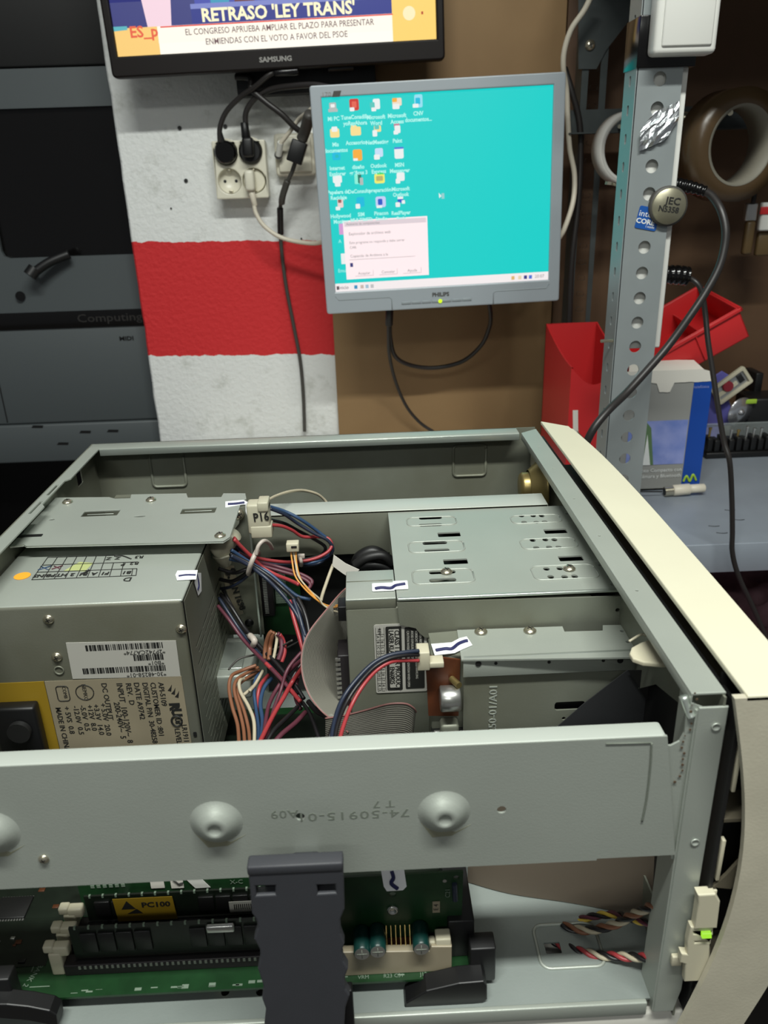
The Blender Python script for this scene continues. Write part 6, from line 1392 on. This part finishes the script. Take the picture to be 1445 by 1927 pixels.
# ================================================================== motherboard
mb = thing('motherboard', (-.1, .5, .766), 'dark green motherboard lying flat on the case tray, seen below the crossbar', 'motherboard')
ZM = .7745
fx0, fy0, SXM = -.266, .3285, -.21
bxr = (0.0561,0.3309,0.7745)[0]
b = B(); b.sheet([(fx0, fy0 - .0), (bxr, fy0), (bxr, .60), (fx0, .60)], top((0, 0, ZM - .0008)), .0016, 'board'); b.box((fx0 + .0, .350, ZM), (SXM, .385, ZM + .0003), 'board_dark'); b.box((fx0, .385, ZM), (bxr - .01, .59, ZM + .0004), 'board_dark'); b.build('board', mb)
b = B()
for x in (fx0 + .03, -.1, bxr - .02):
    for y in (.34, .58): b.cyl((x, y, .7625), (x, y, ZM - .0016), .004, 'brass', 10)
part(b.build('standoff', mb), 'brass stand-offs'); 
random.seed(21)
b = B()
for k in range(46):
    u = random.random(); v = random.random()
    x = -.262 + .06 * u; y = .335 + .13 * v
    b.box((x, y, ZM), (x + random.choice((.0006, .012)), y + random.choice((.0005, .010)), ZM + .00015), 'silk')
for k in range(30):
    x = -.2 + .24 * random.random(); b.box((x, .3295 + .003 * random.random(), ZM), (x + .004, .330 + .003 * random.random() + .0004, ZM + .00015), 'silk')
for s_, q in (('BANK 2', (-0.2152,0.3438,0.775)), ('0 1 2', (-0.2311,0.35,0.775))):
    b.text(s_, FR((q[0], q[1], ZM + .0002), (-.35, -1, 0), (1, -.35, 0)), .0045, 'silk', .00005)
for k, s_ in enumerate(('J12', 'R23 C31', 'VRM', 'C45 L3')):
    q = (0.0416,0.3303,0.775); b.text(s_, top((q[0] - .02 - k * .018, .3315, ZM + .0002)), .0034, 'silk', .00005)
b.build('silkscreen_print', mb)
random.seed(8)
for k in range(26):
    x = -.262 + .052 * random.random(); y = .335 + .15 * random.random()
    b = B(); w = .0015 + .003 * random.random(); b.box((x, y, ZM), (x + w, y + w * .7, ZM + .001), random.choice(('chip', 'alu', 'copper')), .0002); b.build('surface_part', mb)
for (x0, y0, x1, y1, h) in ((-.255, .43, -.225, .46, .002), (-.215, .44, -.19, .475, .002), (-.258, .385, -.236, .402, .002), (-.06, .46, -.02, .5, .003)):
    b = B(); b.box((x0, y0, ZM), (x1, y1, ZM + h), 'chip', .0004)
    for s in (-1, 1):
        for k in range(12): xx = x0 + (x1 - x0) * (k + .5) / 12; yy = y0 if s < 0 else y1; b.box((xx - .0005, yy - .0012, ZM), (xx + .0005, yy + .0012, ZM + .0006), 'alu')
    b.build('chip', mb)
# slim expansion socket, dark brown, running away at the left
b = B(); p0 = Vector((-0.1788,0.3543,0.775)); p1 = Vector((-0.1721,0.3974,0.775))
Tsl = FR(p0, p1 - p0, (-(p1 - p0).y, (p1 - p0).x, 0)); b.box((0, -.004, 0), ((p1 - p0).length, .004, .009), 'slot', .0006, T=Tsl); b.box((.002, -.0008, .0088), ((p1 - p0).length - .002, .0008, .0093), 'black', T=Tsl); b.build('expansion_socket', mb)
# memory sockets
SX0, SX1 = (-0.1951,0.347,0.7855)[0], (-0.1951,0.347,0.7855)[0] + .150
for k, y in enumerate((.3465, .3600, .3735)):
    b = B(); b.box((SX0, y - .0042, ZM), (SX1, y + .0042, ZM + .0085), 'slot', .0006)
    b.box((SX0 + .006, y - .0012, ZM + .0080), (SX1 - .002, y + .0012, ZM + .0090), 'black')
    for j in range(42): b.box((SX0 + .009 + j * .0033, y - .0046, ZM + .0055), (SX0 + .0105 + j * .0033, y - .0040, ZM + .0078), 'grey_ink')
    s_ = part(b.build('memory_socket', mb), 'long black memory socket')
    b = B(); xx = SX0 - .002
    b.box((xx - .006, y - .0035, ZM), (xx + .002, y + .0035, ZM + .018), 'ivory', .0012); b.box((xx - .003, y - .003, ZM + .015), (xx + .0065, y + .003, ZM + .0225), 'ivory', .0012); b.box((xx - .0085, y - .003, ZM + .018), (xx - .002, y + .003, ZM + .0235), 'ivory', .0012)
    part(b.build('latch', s_), 'cream latch')
# black ejector levers
b = B(); g = [(0.0085,0.33,0.7598),(0.0102,0.33,0.7662),(0.0225,0.33,0.7754),(0.0415,0.33,0.7804),(0.0558,0.33,0.7811),(0.0581,0.33,0.7764),(0.0583,0.33,0.7654),(0.0561,0.33,0.7628),(0.0158,0.33,0.7564),(0.0094,0.33,0.756)]
b.sheet([(p[0], p[2]) for p in g], front((0, .326, 0)), .012, 'black', bev=.0008); b.build('ejector_lever', mb)
b = B(); a0 = (0.0493,0.334,0.7625); b.box((a0[0], .331, ZM - .008), ((0.0648,0.334,0.7628)[0], .343, (0.0546,0.334,0.794)[2]), 'black', .001); b.box((a0[0] - .012, .342, ZM), (a0[0] + .004, .40, ZM + .03), 'black', .001); b.build('ejector_block', mb)
b = B(); g = [(-0.2412,0.322,0.7896),(-0.2173,0.322,0.7878),(-0.2057,0.322,0.7851),(-0.1944,0.322,0.7807),(-0.1911,0.322,0.7768),(-0.1919,0.322,0.7677),(-0.1967,0.322,0.7685),(-0.2081,0.322,0.7731),(-0.2258,0.322,0.7767),(-0.244,0.322,0.7772)]
b.sheet([(p[0], p[2]) for p in g], front((0, .321, 0)), .010, 'black', bev=.0008); b.build('ejector_lever', mb)
b = B(); a0 = (-0.2259,0.326,0.7838); b.box((-.262, .324, ZM - .006), ((-0.2174,0.326,0.7921)[0], .334, (-0.2199,0.326,0.7976)[2]), 'black', .001); b.build('ejector_block', mb)

# memory modules
def dimm(y, z0, h, x0, label, front_item):
    t = thing('memory_module', (x0 + .066, y, z0), label, 'memory module')
    b = B(); b.box((x0, y - .0007, z0), (x0 + .134, y + .0007, z0 + h), 'board_dark'); b.build('board', t)
    b = B()
    for k in range(16): b.box((x0 + .003 + k * .0082, y - .0008, z0 + h - .0015), (x0 + .0042 + k * .0082, y + .0008, z0 + h + .0004), 'silk')
    part(b.build('solder_marks', t), 'pale marks along the top edge')
    for k in range(8):
        if front_item == 'label' and k in (2, 3): pass
        b = B(); xx = x0 + .006 + k * .0108 + (.022 if k > 3 else 0); b.box((xx, y - .0020, z0 + h * .22), (xx + .0095, y - .0006, z0 + h - .004), 'chip', .0003); b.build('memory_chip', t)
    return t
t = dimm(.3470, ZM + .0100, .0250, SX0 + .0065, 'dark memory module nearest the camera, with a pale oblong crystal can', 'chips')
b = B(); q = (-0.0984,0.345,0.8058); b.box((q[0] - .0085, .3430, q[2] - .0028), (q[0] + .0085, .3462, q[2] + .0028), 'alu', .0012, seg=3); b.build('crystal_can', t)
t = dimm(.3735, ZM + .0100, .0205, SX0 + .0065, 'memory module with a yellow warning sticker, behind the dark one', 'label')
q0 = (-0.1693,0.371,0.8039); q1 = (-0.132,0.371,0.7876)
b = B(); b.sheet([(q0[0], q1[2] - .003), (q1[0], q1[2] - .003), (q1[0] - .001, q0[2]), (q0[0] - .001, q0[2])], front((0, .3710, 0)), .0003, 'yellow_label')
b.text('PC100', front(((-0.1439,0.3705,0.7978)[0], .3707, (-0.1439,0.3705,0.7978)[2])), .0058, 'black_ink', .00006, sx=1.15, bold=.0002)
qa = (-0.1608,0.3705,0.798); b.sheet([(qa[0] - .005, qa[2] - .003), (qa[0] + .004, qa[2] - .003), (qa[0] - .001, qa[2] + .004)], front((0, .3707, 0)), .0001, 'black_ink'); b.sheet([(qa[0] - .002, qa[2] - .007), (qa[0] + .008, qa[2] - .007), (qa[0] + .0045, qa[2] - .003)], front((0, .3707, 0)), .0001, 'black_ink')
b.build('warning_sticker', t)
b = B(); a0 = (-0.0983,0.371,0.7918); b.box((a0[0], .3707, a0[2] - .004), (a0[0] + .018, .3711, a0[2] + .005), 'label_grey')
for k in range(10): b.box((a0[0] + .003 + k * .0013, .3705, a0[2] - .0015), (a0[0] + .0036 + k * .0013, .3708, a0[2] + .0030), 'black_ink')
b.build('barcode_sticker', t)
# processor card behind: green strip with white labels
pc = thing('processor_card', (-.1, .394, ZM), 'tall green card behind the memory modules with white paper labels along its top', 'circuit board')
zc_ = (-0.1472,0.394,0.7953)[2]
b = B(); b.box(((-0.201,0.394,0.7856)[0], .3932, ZM), ((-0.0579,0.394,0.7761)[0], .3950, zc_ + .004), 'board'); b.build('board', pc)
b = B()
for a, c in (((-0.1533,0.3928,0.7923), (-0.1444,0.3928,0.7889)), ((-0.1401,0.3928,0.7919), (-0.1319,0.3928,0.7881))):
    b = B(); b.box((a[0], .3925, c[2] - .001), (c[0], .3929, a[2] + .006), 'paper_white')
    if a[0] > (-0.1421,0.3928,0.7925)[0]: b.tube([(a[0] + .002, .3922, a[2] + .003), (c[0] - .003, .3922, c[2] + .003), (c[0], .3922, a[2])], .0006, 'black_ink', 5, 0)
    b.build('paper_label', pc)
b = B(); g = [(-0.1297,0.3928,0.7945),(-0.1199,0.3928,0.7948),(-0.1146,0.3928,0.7864),(-0.1244,0.3928,0.7862)]; b.sheet([(p[0], p[2]) for p in g], front((0, .3926, 0)), .0003, 'white_plastic'); part(b.build('paper_label', pc), 'slanted blank white label')
b = B()
for k in range(6): b.box(((-0.1926,0.3928,0.7921)[0] + k * .004, .3928, (-0.1929,0.3928,0.7902)[2]), ((-0.1926,0.3928,0.7921)[0] + k * .004 + .0025, .3931, (-0.1926,0.3928,0.7921)[2] + .0006), 'silk')
b.text('X-C', front(((-0.0971,0.3928,0.7896)[0], .3928, (-0.0971,0.3928,0.7896)[2])), .005, 'silk', .00005)
b.build('silkscreen_print', pc)

# voltage regulator card
vr = thing('regulator_card', (0.0105,0.343,0.7758), 'upright green card with three dark green capacitors, right of the dark plastic arm', 'circuit board')
v0 = (-0.0228,0.345,0.8393); v1 = (0.0467,0.345,0.8397); v2 = (0.0459,0.345,0.7845)
b = B(); b.sheet([(v0[0] - .01, ZM + .008), (v2[0], ZM + .008), (v1[0], v1[2]), (v0[0] - .01, v0[2])], front((0, .3470, 0)), .0016, 'board', holes=[circ(*[(0.005,0.345,0.824)[i] for i in (0, 2)], .0022, 12), circ(*[(0.0427,0.345,0.835)[i] for i in (0, 2)], .0018, 12)]); b.build('board', vr)
yv = .3460
b = B(); q = (0.0047,0.345,0.8119); b.lathe([(.0034, 0), (.0034, .0008), (.0022, .0012), (.0018, .0004), (.0001, .0004)], front((q[0], yv, q[2])), 'alu', 20); b.build('rivet', vr)
b = B(); q = (0.0307,0.345,0.8127); b.box((q[0] - .0022, yv - .0003, q[2] - .0045), (q[0] + .0022, yv, q[2] + .0045), 'label_cream'); b.text('E 4', FR((q[0], yv - .0004, q[2]), (0, 0, 1), (-1, 0, 0)), .004, 'black_ink', .00005); b.build('paper_label', vr)
b = B(); q = (0.0358,0.345,0.8334); b.sheet(circ(0, 0, .0012, 12), front((q[0], yv - .0002, q[2])), .0003, 'alu'); b.text('C21', FR(((0.0377,0.345,0.8235)[0], yv - .0002, (0.0377,0.345,0.8235)[2]), (0, 0, 1), (-1, 0, 0)), .0042, 'silk', .00005); b.build('silkscreen_print', vr)
b = B(); q = (0.0415,0.345,0.8245); b.cyl((q[0], yv - .001, q[2] + .007), (q[0] + .0005, yv - .001, q[2] - .006), .0016, 'navy_wire', 10); b.build('resistor', vr)
s0_ = (-0.0242,0.333,0.783); s1_ = (0.0387,0.333,0.7888)
b = B(); b.sheet([(s0_[0] - .004, ZM), (s1_[0], ZM), (s1_[0], (0.038,0.333,0.7947)[2]), ((0.0267,0.333,0.7955)[0], (0.0267,0.333,0.7955)[2]), ((0.0254,0.333,0.7929)[0], (0.0254,0.333,0.792)[2]), (s0_[0] - .004, (-0.0227,0.333,0.7946)[2])], front((0, .3355, 0)), .005, 'label_cream', bev=.0005); b.box((s0_[0] - .004, .338, ZM), (s1_[0], .3445, ZM + .009), 'label_cream', .0005)
b.build('card_socket', vr)
b = B(); q = (0.0333,0.336,0.7957); b.box((q[0] - .004, .334, q[2] - .006), (q[0] + .005, .342, q[2] + .004), 'ivory', .0008); b.box((q[0] - .008, .335, q[2] - .004), (q[0] - .004, .340, q[2] + .001), 'ivory', .0008); b.build('socket_latch', vr)
for q in ((-0.0144,0.329,0.7977), (-0.0051,0.329,0.7988), (0.0204,0.329,0.7992)):
    ax = Vector((0, -1, .05)).normalized(); c0 = Vector(q)
    b = B(); b.cyl(c0 - ax * .0165, c0, .0050, 'green_cap', 24, bev=.0006); cp = part(b.build('capacitor', vr), 'dark green capacitor')
    b = B(); b.cyl(c0 - ax * .0002, c0 + ax * .0003, .0043, 'alu', 24)
    s_ = ax.orthogonal().normalized(); t_ = ax.cross(s_)
    for d in (s_ + t_, s_ - t_): b.tube([c0 + ax * .0004 - d * .0022, c0 + ax * .0004 + d * .0022], .00025, 'grey_ink', 4, 0)
    b.build('vent_cap', cp)
b = B()
for k in range(6):
    q = (0.0004,0.338,0.792); xx = q[0] + k * .0028; b.cyl((xx, .3335, q[2] - .004), (xx, .3445, q[2] + .009), .0004, 'gold', 6)
part(b.build('contact_pins', vr), 'row of gold pins'); 
b = B(); q = (0.0004,0.338,0.792); b.box((q[0] - .004, .338, q[2] - .006), (q[0] + .018, .345, q[2] - .002), 'copper'); b.build('coil', vr)

# ================================================================== white stickers with blue pen strokes
def sticker(pts_list, T, strokes, label, loc, extra=None):
    b = B()
    b.sheet(pts_list, T, .0003, 'sticker')
    if extra: b.sheet(extra[0], extra[1], .0003, 'sticker')
    t = tag(b.build('adhesive_sticker', loc=loc), label, 'sticker', 'white stickers with a blue pen stroke')
    b = B()
    for s_ in strokes: b.tube([Vector(p) for p in s_], .0012 if Vector(s_[0]).x > -.1263 or len(strokes) < 2 else .0007, 'ink', 6, 6)
    part(b.build('pen_stroke', t), 'dark blue pen stroke')
def zp(q, z): return (q[0], q[1], z)
P_ = [(0.0002,0.4895,0.9562),(0.0149,0.489,0.9562),(0.0148,0.4774,0.9562),(0.0007,0.4779,0.9562)]
zs_ = .9562
sticker(rr((0.0001,0.4841,0.9562)[0], (0,0.478,0.9562)[1], (0.0154,0.4827,0.9562)[0], (0.0002,0.4895,0.9562)[1], .0008), top((0, 0, .9562)), [[(0.0022,0.4805,0.9568),(0.0066,0.4816,0.9568),(0.0127,0.4803,0.9568),(0.0165,0.4838,0.9568),(0.0229,0.4856,0.9568)]], 'white sticker bridging the disc drive and the upper drive cage', (0.0128,0.4829,0.9562), (rr((0.0146,0.4828,0.9562)[0], (0.0145,0.479,0.9562)[1], (0.0248,0.4819,0.9562)[0], (0.0254,0.4912,0.9562)[1], .0008), top((0, 0, .9564))))
g = [(p[0], p[1]) for p in [(0.0374,0.4483,0.9312),(0.0512,0.4492,0.9312),(0.057,0.454,0.9312),(0.0619,0.4556,0.9312),(0.0643,0.4449,0.9312),(0.0579,0.4409,0.9312),(0.0515,0.4364,0.9312),(0.0386,0.4349,0.9312)]]
sticker(g, top((0, 0, .9312)), [[(0.0397,0.4395,0.9318),(0.0461,0.4409,0.9318),(0.0502,0.4406,0.9318),(0.055,0.446,0.9318),(0.0596,0.4489,0.9318),(0.0618,0.4493,0.9318)]], 'white sticker bridging the floppy drive and the lower drive cage', (0.0508,0.4453,0.9312))
g = [(p[0], p[1]) for p in [(-0.1199,0.6224,0.969),(-0.1051,0.6244,0.969),(-0.1008,0.6191,0.969),(-0.0992,0.6131,0.969),(-0.1038,0.6148,0.969),(-0.1179,0.6093,0.969)]]
sticker(g, top((0, 0, .9690)), [[(-0.1165,0.6149,0.9695),(-0.1096,0.6153,0.9695),(-0.1032,0.617,0.9695)]], 'white sticker folded over the right end of the plate by the P16 connector', (-0.1098,0.6166,0.969), ([(p[0], p[2]) for p in [(-0.1005,0.606,0.9738),(-0.0976,0.606,0.9718),(-0.0973,0.606,0.9662),(-0.0996,0.606,0.9601),(-0.1012,0.606,0.9663)]], front((0, .606, 0))))
xs_ = -.1262
g = [(p[0], p[1]) for p in [(-0.1399,0.5182,0.958),(-0.1252,0.5177,0.958),(-0.1238,0.5035,0.958),(-0.1371,0.5031,0.958),(-0.14,0.5116,0.958)]]
sticker(g, top((0, 0, .9580)), [[(-0.1371,0.5087,0.9585),(-0.132,0.5099,0.9585),(-0.1251,0.5092,0.9585)], [(-.1264, (-0.1262,0.5176,0.9529)[1], .9575), (-.1258, (-0.1262,0.5175,0.9465)[1], (-0.1262,0.5175,0.9465)[2]), (-.1258, (-0.1262,0.5123,0.9449)[1], (-0.1262,0.5123,0.9449)[2])]], 'white sticker folded over the right edge of the power supply', (-0.1321,0.51,0.958), ([(p[1], p[2]) for p in [(-0.1262,0.5129,0.9584),(-0.1262,0.5303,0.9495),(-0.1262,0.5245,0.9374),(-0.1262,0.5131,0.9397),(-0.1262,0.5072,0.9528)]], FR((-.1262, 0, 0), (0, 1, 0), (0, 0, 1))))
g = [(p[0], p[2]) for p in [(-0.0015,0.3455,0.8461),(0.012,0.3455,0.8452),(0.0133,0.3455,0.8309),(0.0111,0.3455,0.8281),(0.0016,0.3455,0.8279),(-0.0001,0.3455,0.8318)]]
sticker(g, front((0, .3455, 0)), [[(0.0049,0.3449,0.8438),(0.0057,0.3449,0.8388),(0.0043,0.3449,0.8347),(0.0079,0.3449,0.8302)]], 'white sticker on the upright green regulator card under the crossbar', (0.0056,0.3455,0.8369))
